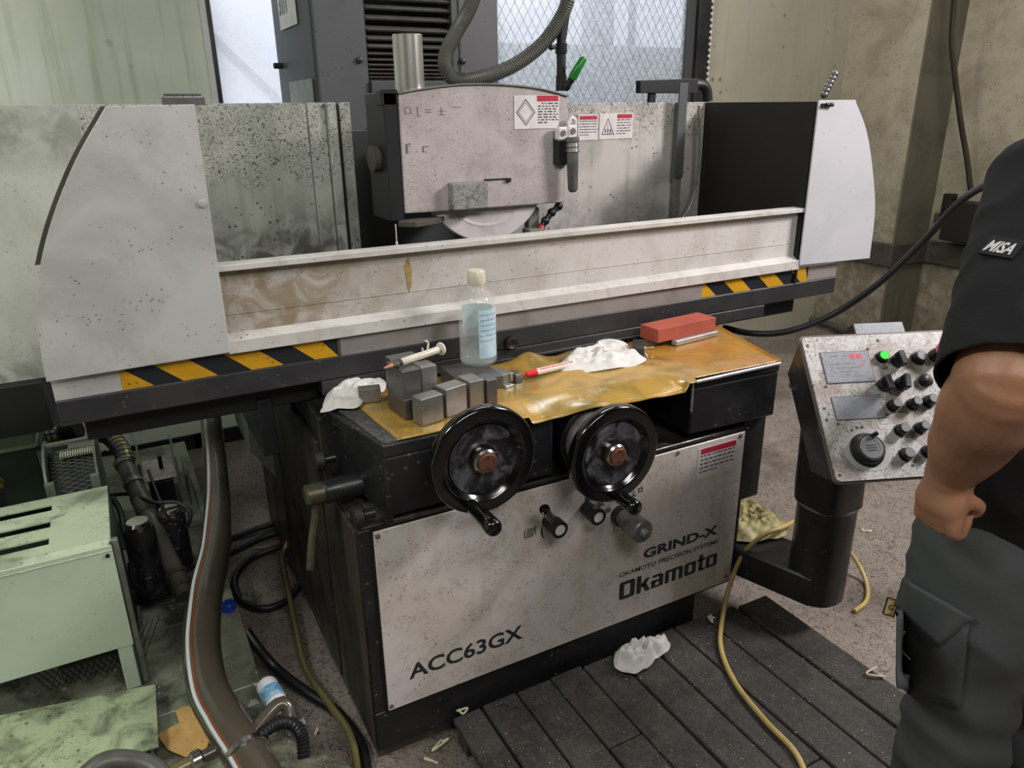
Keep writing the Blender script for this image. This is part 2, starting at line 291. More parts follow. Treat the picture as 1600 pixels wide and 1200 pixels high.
def resample(path, step):
    P = [Vector(p) for p in path]; out = [P[0]]; acc = 0
    for a, b in zip(P, P[1:]):
        L = (b-a).length; d = step-acc
        while d <= L: out.append(a.lerp(b, d/L)); d += step
        acc = (acc+L) % step if L else acc
    out.append(P[-1]); return out
def ribbed(path, r, pitch=.008, amp=.1, n=14):
    P = resample(path, pitch/4); return MB().tube(P, [r*(1+amp*math.sin(i*PI/2)) for i in range(len(P))], n)
def frame_mtx(o, ex, ey, ez):
    o = Vector(o); return Matrix(((ex[0], ey[0], ez[0], o[0]), (ex[1], ey[1], ez[1], o[1]), (ex[2], ey[2], ez[2], o[2]), (0, 0, 0, 1)))
def text_mb(s, size=1, offset=0, sx=1, shear=0, space=1):
    c = bpy.data.curves.new('t', 'FONT'); c.body = s; c.size = size; c.offset = offset; c.shear = shear; c.space_character = space; c.resolution_u = 3
    o = bpy.data.objects.new('t', c); COL.objects.link(o); dg = bpy.context.evaluated_depsgraph_get(); me = o.evaluated_get(dg).to_mesh()
    vs = [Vector((v.co.x*sx, v.co.y, 0)) for v in me.vertices]; fs = [tuple(p.vertices) for p in me.polygons]
    o.evaluated_get(dg).to_mesh_clear(); bpy.data.objects.remove(o); bpy.data.curves.remove(c)
    m = MB(); m.add(vs, fs); return m
def text_on(s, name, m, parent, x0, z0, width, height, y, offset=0, shear=0, mtx=None):   # lettering fitted into a box on a plane facing -y
    t = text_mb(s, 1, offset, 1, shear); xs = [v.x for v in t.v]; ys = [v.y for v in t.v]
    kx = width/(max(xs)-min(xs)); kz = height/(max(ys)-min(ys)); ax, ay = min(xs), min(ys)
    t.v = [Vector((x0+(v.x-ax)*kx, y, z0+(v.y-ay)*kz)) for v in t.v]

    if mtx: t.xf(mtx)
    return t.build(name, m, parent, fix=False)
# ================================================================ ROOM
BY = 3.83
fl = struct(box('floor', 'floor', -3.2, 6.2, -2.5, BY, -.06, 0, bevel=0))
struct(box('ceiling', 'ceil', -3.2, 6.2, -2.5, BY, 3.5, 3.56, bevel=0))
struct(box('wall_left', 'wall', -3.26, -3.2, -2.5, BY, 0, 3.5, bevel=0))
struct(box('wall_front', 'wallr', -3.2, 6.2, -2.56, -2.5, 0, 3.5, bevel=0))
wb = struct(MB().box(-3.2, .535, BY, BY+.12, 0, 3.5).box(.535, 3.36, BY, BY+.12, 0, .8).box(.535, 3.36, BY, BY+.12, 3.2, 3.5).build('wall_back', 'wall'))
wb2 = struct(MB().box(3.36, 4.67, BY, BY+.12, 0, 3.5).build('wall_back_right', 'wallr'))
struct(MB().box(-3.2, .3, BY-.02, BY-.002, 0, .075).build('baseboard_back', 'matblack'))
struct(MB().box(.2, .62, BY-.02, BY-.002, 0, .075).build('trim_1', 'matblack'))
# right side: pilaster standing into the room, then the recessed side wall with a low ledge
XR = 5.03; YP = 3.26
struct(MB().box(4.67, 6.2, YP, BY+.12, 0, 3.5).build('wall_right_pier', 'pil'))
struct(MB().box(4.675, XR, YP-.012, YP, 0, 3.5).build('trim_5', 'pierface'))  # thin smooth slab, darker than the pier, over its south face
struct(MB().box(XR, XR+.12, -2.5, YP, 0, 3.5).build('wall_right', 'pil'))
struct(MB().box(4.63, 4.67, YP, BY, .56, .71).box(4.63, XR, YP-.04, YP, .56, .71).box(XR-.04, XR, .2, YP-.04, .56, .71).build('trim_2', 'ledge', bevel=.006))
struct(MB().box(XR-.05, XR, 1.2, YP-.06, .84, .9).build('trim_3', 'ledge', bevel=.006))
struct(MB().box(4.7, 4.98, YP-.005, YP, 0, .55).build('trim_4', 'ledge'))
# window in the back wall
win = struct(MB().box(.535, .560, BY-.03, BY+.05, .8, 3.2).box(3.3, 3.4, BY-.05, BY+.05, .8, 3.2).box(.585, 3.3, BY-.03, BY+.05, .8, .86).box(.585, 3.3, BY-.03, BY+.05, 3.14, 3.2).box(1.93, 1.97, BY-.02, BY+.04, .86, 3.14).build('window_1', 'black', bevel=.004))
box('window_edge_strip', 'sign', .515, .54, BY-.035, BY-.005, .8, 3.2, win)
box('sash_strip', 'colside', 3.24, 3.3, BY-.02, BY+.03, .86, 3.14, win)
mb = MB()
for k in range(46): mb.box(3.385, 3.40, BY-.056, BY-.05, 1.62+k*.033, 1.62+k*.033+.014)
o = mb.build('slotted_strip', 'sign', win); o['kind'] = 'stuff'
box('pane', 'milky', .560, 1.93, BY+.0, BY+.006, .86, 3.14, win, bevel=0); box('pane', 'frost', 1.97, 3.24, BY+.0, BY+.006, .86, 3.14, win, bevel=0)
mb = MB(); x0, x1, z0, z1 = 1.97, 3.24, 1.5, 2.35
d = .052; r = .0011
for k in range(-40, 60):
    for sg in (1, -1):
        # lines x = c + sg*(z-z0)*.62
        c = 1.9 + k*d if sg == 1 else 1.9 + k*d
        za, zb = z0, z1; xa, xb = c, c+sg*(z1-z0)*.62
        if xa > xb: xa, xb, za, zb = xb, xa, zb, za
        if xb <= x0 or xa >= x1: continue
        sl = (zb-za)/(xb-xa)
        if xa < x0: za += sl*(x0-xa); xa = x0
        if xb > x1: zb -= sl*(xb-x1); xb = x1
        mb.tube([(xa, BY-.002, za), (xb, BY-.002, zb)], r, 4, cap=False)
mb.build('wire_mesh', 'inkfaint', win, kind='stuff')
# what stands outside behind the frosted panes
tag(MB().box(1.2, 4.6, 4.5, 4.7, 0, 1.86).box(1.2, 4.6, 4.44, 4.74, 1.86, 1.99).build('outer_wall', mat('outside_grey_wall', '#d3d8d2', .7), bevel=.01), 'pale grey low wall outside behind the wired glass window', 'wall')
tag(MB().box(2.83, 2.99, 4.2, 4.34, 0, 3.6).box(3.12, 3.16, 4.2, 4.25, 0, 3.6).build('outer_post', mat('outside_grey_post', '#aab0b8', .6), bevel=.01), 'grey upright post outside, seen blurred through the window', 'post')
tag(MB().prism([Y(318, 36, 3.95), Y(318, 52, 3.95), Y(452, 180, 3.95), Y(452, 164, 3.95)], (0, .06, 0)).build('outer_brace', mat('outside_brace', '#6d757f', .6)), 'grey sloping brace outside behind the left window pane', 'brace')
# ================================================================ GRINDING MACHINE
GP = Vector((1.0, 2.0, 0))
g = thing('surface_grinder', 'large white and black surface grinding machine with two black handwheels', 'machine', GP)
YF = 1.485
MB().box(.385, 1.44, 1.5, 2.9, .0, .16).box(.385, 1.6, 1.5, 2.9, .158, .69).build('machine_base', 'sideblack', g, bevel=.004)
MB().box(.383, 1.6, 1.488, 1.5, .155, .69).box(.383, 1.44, 1.488, 1.5, .035, .155).build('base_front_plate', 'black', g, bevel=.002)
box('base_foot', 'matblack', .42, .62, 1.52, 1.7, 0, .035, g)
# side plates of the base seen on the left, each its own sheet
for i, (y0, y1, z1) in enumerate(((1.5, 1.78, .69), (1.79, 2.06, .80), (2.07, 2.38, .85), (2.39, 2.72, .85))):
    box('side_sheet', 'sideblack', .376-.004*(i % 2), .385, y0, y1, .05, z1, g)
box('side_upper_body', 'sideblack', .385, 1.62, 1.78, 2.9, .69, .868, g)
MB().prism([(.30, 2.5, .9), (.385, 2.5, .9), (.385, 2.5, .36), (.30, 2.5, .5)], (0, .32, 0)).build('side_bracket', 'frame', g, bevel=.002)
box('support_bracket', 'black', .26, .30, 1.9, 2.3, .74, .90, g)
fp = box('front_panel', 'panel', .418, 1.58, YF-.004, YF+.001, .158, .684, g, bevel=.0015)
MB().box(.41, 1.588, YF+.001, YF+.004, .15, .69).build('panel_gasket', 'matblack', g)
for (u, v) in ((590, 838), (612, 1103), (1157, 681), (1134, 900), (1059, 708)):
    p = Y(u, v, YF-.004); MB().lathe([(0, .006), (.003, .006), (.004, .003)], p, (0, -1, 0), 12).build('screw', 'inkfaint', fp)
ty = YF-.0046
text_on('GRIND-X', 'lettering', 'ink', fp, 1.216, .353, .288, .034, ty, .04, 0)
text_on('OKAMOTO PRECISION SYSTEMS', 'lettering', 'ink', fp, 1.132, .318, .378, .0155, ty, .02)
text_on('ACC63GX', 'lettering', 'ink', fp, .478, .232, .332, .047, ty, .022)
# heavy squared logo letters
def logo():
    mb = MB(); def_w = {}
    def R(x, z, w_, h): mb.box(ox+x*s, ox+(x+w_)*s, ty, ty+.0004, oz+z*s, oz+(z+h)*s)
    def Q(pts): mb.xz([(ox+x*s, oz+z*s) for x, z in pts], ty, ty+.0004)
    s = .062; oz = .238; ox = 1.134
    def ring(w_, h, t, tv):
        c = .09
        Q([(0, c), (c, 0), (w_-c, 0), (w_, c), (w_, tv+.02), (0, tv+.02)]); Q([(0, h-tv-.02), (w_, h-tv-.02), (w_, h-c), (w_-c, h), (c, h), (0, h-c)])
        R(0, tv, t, h-2*tv); R(w_-t, tv, t, h-2*tv)
    ring(.98, 1.0, .3, .16); ox += 1.10*s
    R(0, 0, .29, 1.0); Q([(.29, .30), (.50, .30), (.86, .74), (.56, .74), (.29, .50)]); Q([(.36, .44), (.58, .50), (.90, 0), (.58, 0)]); ox += .96*s
    R(.06, .6, .62, .14); R(.5, 0, .29, .66); R(.0, .30, .5, .14); R(0, .0, .26, .42); R(.26, 0, .24, .12); ox += .90*s
    R(0, 0, .27, .74); R(.27, .60, .9, .14); R(.47, 0, .26, .62); R(.94, 0, .27, .62); ox += 1.32*s
    ring(.80, .74, .27, .14); ox += .88*s
    R(.12, .06, .27, .9); R(0, .6, .56, .14); R(.16, 0, .42, .13); ox += .62*s
    ring(.80, .74, .27, .14)
    sc = (.378)/((ox+.80*s)-1.134)
    mb.v = [Vector((1.134+(p.x-1.134)*sc, p.y, .238+(p.z-.238)*.98)) for p in mb.v]
    return mb.build('lettering', 'ink', fp, fix=False)
logo()
def label_plate(name, parent, x0, x1, z0, z1, y, red=(0, 1, .82, .97), lines=5, lx=(.06, .94), ltop=.74, seed=1, mtx=None):
    rnd = random.Random(seed)
    q = MB().box(x0, x1, y-.001, y, z0, z1)
    if mtx: q.xf(mtx)
    p = q.build(name, 'sign', parent); W_ = x1-x0; H_ = z1-z0
    if parent.parent is None:
        def sub(n, m, mb):
            if mtx: mb.xf(mtx)
            return mb.build(n, m, p, fix=False)
    else:
        def sub(n, m, mb):
            if mtx: mb.xf(mtx)
            return mb.build(n, m, parent, fix=False)
    sub('red_header', 'red', MB().box(x0+red[0]*W_, x0+red[1]*W_, y-.0014, y-.001, z0+red[2]*H_, z0+red[3]*H_))
    mb = MB()
    for i in range(lines):
        z = z0+H_*(ltop-i*(ltop-.1)/lines); x = x0+lx[0]*W_
        while x < x0+lx[1]*W_-.003:
            ww = rnd.uniform(.003, .012)*W_/.06*.6; e = min(x+ww, x0+lx[1]*W_); 
            if rnd.random() < .95 or i: mb.box(x, e, y-.0014, y-.001, z-.018*H_, z+.018*H_)
            x = e+.0018*W_/.06
            if i == lines-1 and x > x0+(lx[0]+lx[1])*.5*W_: break
    sub('print_lines', 'ink', mb)
    return p
label_plate('warning_label', fp, 1.398, 1.548, .567, .668, YF-.0042, red=(.06, .97, .80, .97), lines=5, seed=3)
# small printed arcs and marks beside the levers
def arc(x, z, r, a0, a1, t, parent, y=ty, name='printed_arc'):
    q = [Vector((x+math.cos(a)*rr, y, z+math.sin(a)*rr)) for a in [a0+(a1-a0)*i/12 for i in range(13)] for rr in (r-t*math.sin(PI*(a-a0)/(a1-a0)), r)]
    return MB().add(q, [(2*i, 2*i+1, 2*i+3, 2*i+2) for i in range(12)]).build(name, 'ink', parent, fix=False)
arc(.905, .553, .038, 2.6, 4.0, .006, fp); arc(1.035, .556, .040, 1.9, 2.7, .006, fp); arc(1.035, .556, .040, .5, 1.0, .005, fp); arc(1.165, .513, .046, 2.2, 2.9, .006, fp)
mb = MB()
for i in range(5): mb.box(.822+i*.001, .845+i*.001, ty, ty+.0004, .546+i*.0055, .549+i*.0055)
mb.box(.817, .820, ty, ty+.0004, .545, .57).box(.85, .853, ty, ty+.0004, .549, .575); mb.build('printed_symbol', 'ink', fp, fix=False)
MB().box(1.006, 1.03, ty, ty+.0004, .603, .618).build('printed_symbol', 'ink', fp, fix=False)
mb = MB(); mb.box(1.165, 1.18, ty, ty+.0004, .575, .578).box(1.168, 1.171, ty, ty+.0004, .575, .592).box(1.185, 1.2, ty, ty+.0004, .583, .586).box(1.185, 1.2, ty, ty+.0004, .594, .597).box(1.185, 1.188, ty, ty+.0004, .583, .597).box(1.197, 1.2, ty, ty+.0004, .583, .597); mb.build('printed_symbol', 'ink', fp, fix=False)
# desk (saddle cover) with the two front boxes
MB().xy([(.455, 1.472), (.80, 1.472), (.82, 1.60), (1.345, 1.60), (1.345, 1.468), (1.664, 1.455), (1.78, 1.845), (.392, 1.845), (.395, 1.77)], .868, .899).build('desk_top', 'black', g, bevel=.003)
MB().xy([(.457, 1.474), (.90, 1.474), (.90, 1.84), (.392, 1.84)], .717, .868).build('desk_front_box', 'black', g, bevel=.006, seg=2)
MB().xy([(1.348, 1.470), (1.664, 1.457), (1.77, 1.84), (1.348, 1.84)], .728, .868).build('desk_front_box', 'black', g, bevel=.006, seg=2)
MB().box(1.342, 1.662, 1.449, 1.459, .889, .898).box(1.341, 1.347, 1.462, 1.470, .80, .893).xf(Matrix.Translation((0, 0, .001))).build('worn_edge', 'steelpale', g, bevel=.002)
box('recess_back', 'matblack', .86, 1.36, 1.70, 1.78, .69, .868, g)
MB().box(1.585, 1.672, 1.49, 1.9, .44, .728).box(1.672, 1.69, 1.52, 1.9, .42, .89).build('right_side_body', 'black', g, bevel=.003)
MB().xy([(.455, 1.486), (.6, 1.486), (1.58, 1.486), (1.58, 1.72), (.40, 1.72)], .686, .700).build('ledge_plate', 'sideblack', g, bevel=.002)
box('corner_hinge', 'black', .452, .466, 1.468, 1.478, .70, .775, g)
# oily film edge grit strip on the desk
MB().xy([(.46, 1.48), (.492, 1.482), (.47, 1.80), (.42, 1.78)], .899, .9015).build('grit_strip', 'grit', g)
# mount of second handwheel
box('wheel_mount', 'black', .955, 1.15, 1.515, 1.70, .69, .868, g, bevel=.004)
# rag-side knobs on the left face of the saddle
def side_knob(p, r=.026):
    p = Vector(p); MB().lathe([(0, .012), (.03, .012)], p, (-1, 0, 0), 16).build('knob_stem', 'black', g)
    k = MB().lathe([(.028, r*.8), (.031, r), (.05, r), (.053, r*.8)], p, (-1, 0, 0), 28)
    k.build('knurled_knob', mat('knurl%d' % int(p.y*100), '#3a3936', .45, .6, bump=.6, bscale=200), g)
side_knob((.43, 1.50, .725)); side_knob((.40, 1.70, .79))
kb = MB().lathe([(-.06, .03), (.03, .03), (.035, .028)], (.38, 1.62, .745), (-1, 0, 0), 24).build('side_lever_hub', 'black', g)
MB().lathe([(.03, .026), (.075, .026), (.08, .02)], (.38, 1.62, .745), (-1, 0, 0), 24).build('lever_collar', 'leverdark', kb)
MB().tube(spline([(.325, 1.62, .73), (.32, 1.62, .69), (.30, 1.60, .63), (.285, 1.58, .57)]), .010, 10).build('lever_arm', 'leverdark', kb)
# ---------------- handwheels
def handwheel(cx, cz, yb, hp, tip, collar=False):
    R_ = .130; c = Vector((cx, yb, cz)); ax = Vector((0, -1, 0))
    prof = [(-.005, .03), (-.005, .086), (-.012, .101), (-.012, R_-.006), (-.006, R_-.001), (-.004, R_), (.014, R_), (.017, R_-.001), (.0195, R_-.003), (.021, R_-.006), (.0212, R_-.008), (.0212, R_-.0095), (.0212, .1025), (.0212, .1005), (.0205, .0985), (.018, .0965), (.0165, .0945), (.010, .088), (.0085, .0865), (.007, .0855), (.000, .06), (.002, .034), (.002, .0)]
    hw = MB().lathe(prof, c, ax, 64, cap=False).build('handwheel', 'bake', g)
    MB().lathe([(.0006, .036), (.0086, .0855), (.0088, .085), (.0010, .036)], c+Vector((0, -.001, 0)), ax, 48, cap=False).build('wheel_dish', 'bakedust', hw)
    MB().lathe([(.001, .030), (.022, .030), (.026, .026), (.026, .0)], c, ax, 32, cap=False).build('hub_ring', 'chrome', hw)
    cap = MB().lathe([(.024, .0235), (.031, .0235), (.033, .021), (.033, 0.0)], c, ax, 32, cap=False).build('hub_cap', 'rust', hw)
    mb = MB()
    for dz in (.014, -.014): mb.lathe([(.033, .0028), (.0336, .0028), (.0336, 0)], c+Vector((0, 0, dz)), ax, 10, cap=False)
    mb.build('hub_pin', 'matblack', hw)
    hb = Y(hp[0], hp[1], yb-.022); hx, hz = hb.x, hb.z; HL = (yb-X(tip[0], tip[1], hx).y-.022)/.103
    MB().lathe([(.014, .009), (.024, .009)], (hx, yb, hz), ax, 16).build('handle_stem', 'chrome', hw)
    MB().lathe([(.022+h*HL, r_) for h, r_ in ((0, .013), (.008, .0160), (.048, .0180), (.088, .0200), (.103, .0195), (.108, .0165), (.110, .012), (.1105, 0))], (hx, yb, hz), ax, 28, cap=False).build('handle', 'bake', hw)
    MB().lathe([(-.1, .025), (-.005, .025)], c, ax, 24).build('wheel_shaft', 'black', hw)
    if collar:
        MB().lathe([(-.135, .085), (-.12, .090), (-.10, .090), (-.095, .082)], c, ax, 40).build('collar_flange', 'black', hw)
        MB().lathe([(-.095, .077), (-.045, .077), (-.013, .06)], c, ax, 40).build('graduated_collar', 'steelpale', hw)
        mb = MB()
        for i in range(60):
            a = 2*PI*i/60; L_ = .012 if i % 5 == 0 else .006
            q = frame_mtx(c+Vector((math.cos(a)*.0772, 0, math.sin(a)*.0772)), (-math.sin(a), 0, math.cos(a)), (0, 1, 0), (math.cos(a), 0, math.sin(a)))
            mb.add([q @ Vector(p) for p in ((-.0006, .048, 0), (.0006, .048, 0), (.0006, .048+L_, 0), (-.0006, .048+L_, 0))], [(0, 1, 2, 3)])
        mb.build('collar_marks', 'ink', hw, fix=False)
wp = Y(753, 716, 1.385); handwheel(wp.x, wp.z, 1.385, (735, 788), (772, 832))
wp = Y(956, 707, 1.385); handwheel(wp.x, wp.z, 1.385, (962, 772), (993, 798), True)
# ---------------- levers and knobs on the panel
def lever(u, v, ang, L_, ball):
    p = Y(u, v, 1.42); x, z = p.x, p.z; ax = (0, -1, 0)
    lv = MB().lathe([(-.065, .020), (-.035, .020), (-.033, .024), (-.002, .024), (0, .020), (0, .016), (-.003, .016), (-.003, 0)], (x, 1.42, z), ax, 32, cap=False).build('lever_hub', 'rubber', g)
    MB().lathe([(-.0025, .0155), (-.0015, .0145), (-.0015, 0)], (x, 1.42, z), ax, 28, cap=False).build('hub_face', 'sign', lv)
    a = Vector((x+math.cos(ang)*.02, 1.435, z+math.sin(ang)*.02)); b = Vector((x+math.cos(ang)*L_, 1.41, z+math.sin(ang)*L_))
    if ball:
        MB().tube([a, a.lerp(b, .5)], [.007, .0075], 14).build('lever_rod', 'chrome', lv)
        MB().tube(spline([a.lerp(b, .3), a.lerp(b, .6), a.lerp(b, .9), b], 6), [.008+.006*min(1, i/14) for i in range(18)]+[.010], 16).build('lever_grip', 'bake', lv)
    else: MB().tube([a, b], .007, 14).build('lever_rod', 'frame', lv)
    MB().lathe([(-.066, .03), (-.064, .03)], (x, 1.42, z), ax, 32).build('lever_base', 'ledge', lv)
    return lv
lever(876, 829, 2.15, .100, True); lever(936, 809, 1.6, .055, False)
p = Y(1004, 831, 1.375); MB().lathe([(-.105, .026), (-.06, .027), (-.058, .032), (-.02, .033), (0, .033), (.004, .029), (.006, .016), (.008, .016), (.012, .012), (.022, .010), (.024, .006), (.024, 0)], p, (0, -1, 0), 36, cap=False).build('adjusting_knob', 'fitting', g, bevel=0)
MB().lathe([(-.107, .030), (-.085, .030)], p, (0, -1, 0), 30).build('knob_sleeve', 'rubber', g)
for (u, v) in ((950, 796), (967, 800)): MB().lathe([(0, .008), (.004, .008), (.005, .003)], Y(u, v, YF-.004), (0, -1, 0), 14).build('panel_stud', 'inkfaint', fp)
# ---------------- table, splash guard (front)
G = 1.85
MB().box(-.172, 2.36, G, G+.06, .94, 1.0).build('table_beam', 'beam', g, bevel=.003)
MB().box(-.13, 2.22, G+.06, G+.4, .872, .945).build('table_underside', 'matblack', g, bevel=.003)
MB().box(.42, 2.0, G-.004, G+.4, .90, .94).box(.5, 1.7, G-.012, G, .905, .915).build('slide_rail', 'beam', g, bevel=.002)
MB().lathe([(0, .02), (.014, .02), (.016, .014), (.012, .008), (.012, 0)], Y(797, 535, G-.004), (0, -1, 0), 24, cap=False).build('rail_bumper', 'rubber', g)
band = box('hazard_band', 'under', -.172, 2.37, G+.012, G+.03, .998, 1.05, g, bevel=.001)
box('hazard_backing', 'navy', -.035, .475, G+.0095, G+.012, .998, 1.05, g, bevel=0)
box('hazard_backing', 'navy', 1.71, 2.215, G+.0095, G+.012, .998, 1.05, g, bevel=0)
def stripe(xb, wd, sl, x0, x1, up=1):
    pts = [(xb, .998), (xb+wd, .998), (xb+wd-sl, 1.05), (xb-sl, 1.05)]
    pts = [(min(max(x, x0), x1), z) for x, z in pts]
    MB().xz(pts, G+.008, G+.0095).build('hazard_stripe', 'yellow', g, fix=True)
for k in range(4): stripe(-.06+.158*k if k else -.045, .078, .062, -.035, .475)
for k in range(4): stripe(1.70+.160*k, .078, .06, 1.71, 2.215)
box('plain_end_cover', 'guard', -.172, -.035, G+.008, G+.012, .998, 1.05, g, bevel=.001)
box('plain_mid_cover', 'under', .48, 1.71, G+.004, G+.012, .985, 1.05, g, bevel=.001)
# front channel: web with a top flange and a bottom flange
rail = MB().box(.20, 2.15, G+.022, G+.026, 1.09, 1.262).build('splash_rail', 'rail', g)
MB().box(.205, 2.145, G-.002, G+.05, 1.262, 1.266).box(.205, 2.145, G-.004, G, 1.252, 1.266).build('rail_top_flange', 'railtop', rail, bevel=.001)
MB().prism([(.205, G+.024, 1.098), (.205, G-.006, 1.083), (.205, G-.006, 1.080), (.205, G+.024, 1.094)], (1.94, 0, 0)).box(.205, 2.145, G-.008, G-.004, 1.052, 1.084).build('rail_bottom_flange', 'railtop', rail, bevel=.001)
MB().box(.205, 2.145, G+.0205, G+.022, 1.142, 1.145).build('rail_fold_line', 'rail', rail)
def curve_side(pts, n=10): return [tuple(p[:2]) for p in spline([(x, z, 0) for x, z in pts], n)]
def P2(u, v): p = Y(u, v, G); return (p.x, p.z)
left = curve_side([P2(165, 166), P2(118, 250), P2(82, 340), P2(62, 420), P2(58, 480), P2(64, 548), P2(73, 595)])
pl = left + [P2(359, 549), P2(303, 163)]
sp = MB().xz(pl, G-.012, G-.006).build('left_end_plate', 'guard', g, bevel=.0015)
q = left[:30]; out = [(x-.010, z+.0) for x, z in q]
mb = MB(); mb.rings([[Vector((a[0], G-.006, a[1])), Vector((b[0], G-.006, b[1])), Vector((b[0], G+.02, b[1])), Vector((a[0], G+.02, a[1]))] for a, b in zip(q, out)], smooth=False); mb.build('edge_seal', 'ledge', sp)
right = curve_side([P2(1332, 156), P2(1350, 205), P2(1360, 270), P2(1363, 330), P2(1355, 403)])
sp2 = MB().xz(list(reversed(right)) + [P2(1332, 156), P2(1275, 157), P2(1245, 414)], G-.012, G-.006).build('right_end_plate', 'guard_r', g, bevel=.0015)
MB().cyl((2.165, G-.02, 1.602), (2.18, G-.02, 1.602), .006, n=12).cyl((2.183, G-.02, 1.602), (2.197, G-.02, 1.602), .007, n=12).box(2.15, 2.165, G-.02, G-.01, 1.595, 1.606).build('plate_latch', 'rubber', sp2)
MB().lathe([(0, .009), (.004, .009), (.005, .006)], Y(316, 318, G-.012), (0, -1, 0), 16).build('plate_screw', 'guard', sp)
MB().xz([P2(640, 408), P2(643, 405), P2(648, 425), P2(647, 450), P2(643, 460), P2(640, 440), P2(637, 420)], G+.0205, G+.022).build('dried_drip', mat('dried_drip', '#a98d55', .5, dirt='#7d6437', dirt_amt=.8, dscale=60), rail)
# clamp on the top edge above the left plate, coolant joint chain on the right
mb = MB(); 
for i in range(4): mb.lathe([(0, .010), (.018, .010)], (.155+.019*i, G+.02, 1.632), (1, 0, 0), 12)
mb.box(.15, .235, G+.005, G+.035, 1.618, 1.634); mb.build('edge_clamp', 'steeldark', g)
p0 = Y(1288, 148, G+.02); p1 = Y(1304, 116, G+.02); mb = MB()
for i in range(6): mb.sphere(p0.lerp(p1, i/5), .0125, 12); 
for i in range(5): a = p0.lerp(p1, i/5); mb.cyl(a, p0.lerp(p1, (i+1)/5), .009, n=10)
mb.build('coolant_joint_hose', 'steeldark', g)
# ---------------- rear guard
RY = 2.45
box('rear_guard_panel', 'splash_l', -1.1, -.02, RY, RY+.01, .885, 1.628, g, bevel=.001)
rg = MB().box(-.016, .598, RY, RY+.01, .885, 1.628).build('rear_guard_panel', 'splash', g, bevel=.001)
box('rear_guard_panel', 'splash', .602, .655, RY-.004, RY+.01, .885, 1.628, g, bevel=.001)
box('rear_guard_channel', 'splash', .66, .688, RY-.02, RY+.01, .885, 1.628, g, bevel=.002)
box('rear_guard_panel', 'splash', .700, .735, RY-.01, RY+.01, .885, 1.628, g, bevel=.002)
box('guard_gap', 'matblack', .685, .702, RY+.002, RY+.012, .885, 1.625, g, bevel=0)
box('rear_guard_foot', 'matblack', -1.1, -.245, RY-.04, RY+.2, .735, .885, g)
rr = box('rear_guard_panel', 'splash_r', 1.30, 2.045, RY, RY+.01, .9, 1.619, g, bevel=.001)
box('rear_guard_post', 'frame', 2.045, 2.075, RY-.03, RY+.01, .9, 1.619, g)
box('rear_guard_panel', 'splash_r', 2.075, 2.2, RY, RY+.01, .9, 1.619, g, bevel=.001)
MB().prism([(2.2, RY+.01, .95), (2.2, RY+.01, 1.617), (2.14, G, 1.612), (2.14, G, .95)], (.012, .002, 0)).build('right_side_wall', 'matblack', g)  # the black colour also carries the shade on this inner face
box('rear_guard_panel', 'matblack', 2.2, 2.9, RY, RY+.01, .9, 1.6, g, bevel=.001)
MB().tube(spline([Y(1066, 340, RY-.05), Y(1078, 322, RY-.05), Y(1089, 285, RY-.05), Y(1093, 230, RY-.05), Y(1092, 165, RY-.05)]), .006, 8).build('thin_hose', 'frame', g)
label_plate('warning_label', rr, Y(903, 200, RY).x, Y(934, 200, RY).x, Y(915, 219, RY).z, Y(915, 179, RY).z, RY-.001, red=(.06, .94, .80, .95), lines=6, seed=5)
lx0, lx1 = Y(936, 200, RY).x, Y(988, 200, RY).x; lz0, lz1 = Y(960, 217, RY).z, Y(960, 177, RY).z
label_plate('warning_label', rr, lx0, lx1, lz0, lz1, RY-.001, red=(.52, .97, .80, .96), lines=6, lx=(.52, .94), seed=6)
W_ = lx1-lx0; H_ = lz1-lz0
def frame_poly(pts, t, y, name, parent):
    c = Vector((sum(p[0] for p in pts)/len(pts), sum(p[1] for p in pts)/len(pts))); q = []
    for p in pts: q += [Vector((p[0], y, p[1])), Vector((c.x+(p[0]-c.x)*(1-t), y, c.y+(p[1]-c.y)*(1-t)))]
    n = len(pts); return MB().add(q, [(2*i, 2*((i+1) % n), 2*((i+1) % n)+1, 2*i+1) for i in range(n)]).build(name, 'ink', parent, fix=False)
frame_poly([(lx0+.06*W_, lz0+.18*H_), (lx0+.44*W_, lz0+.18*H_), (lx0+.25*W_, lz0+.82*H_)], .14, RY-.0025, 'warning_triangle', rr)
mb = MB()
for k in range(3): mb.box(lx0+(.165+.075*k)*W_, lx0+(.195+.075*k)*W_, RY-.0025, RY-.002, lz0+.25*H_, lz0+.40*H_)
mb.box(lx0+.245*W_, lx0+.255*W_, RY-.0025, RY-.002, lz0+.4*H_, lz0+.62*H_); mb.build('triangle_symbol', 'ink', rr, fix=False)
# inner wall of the saddle seen through the gap left of the wheel head
box('column_base_cover', 'colside', .72, 1.25, 2.62, 2.64, .95, 1.54, g)
box('work_table', 'matblack', .25, 2.1, 1.95, 2.35, .98, 1.10, g)
# ---------------- dark angled bracket over the rear guard
BYK = 2.5
def P3(u, v, y=BYK): p = Y(u, v, y); return (p.x, p.z)
MB().xz([P3(993, 146), P3(1054, 146), P3(1084, 146), P3(1083, 123), P3(993, 126)], BYK-.03, BYK+.0).build('bracket_arm', 'rubber', g, bevel=.002)
MB().xz([P3(1050, 277, RY-.03), P3(1063, 277, RY-.03), P3(1072, 130, RY-.03), P3(1059, 130, RY-.03)], RY-.045, RY-.038).build('bracket_strap', 'col', g, bevel=.001)
MB().tube(spline([Y(1076, 133, BYK), Y(1095, 133, BYK), Y(1103, 140, BYK), Y(1105, 158, BYK)], 6), .022, 12).build('bracket_elbow', 'rubber', g)
box('bracket_foot', 'rubber', Y(1011, 150, BYK).x, Y(1020, 150, BYK).x, BYK-.02, BYK, 1.60, 1.66, g)
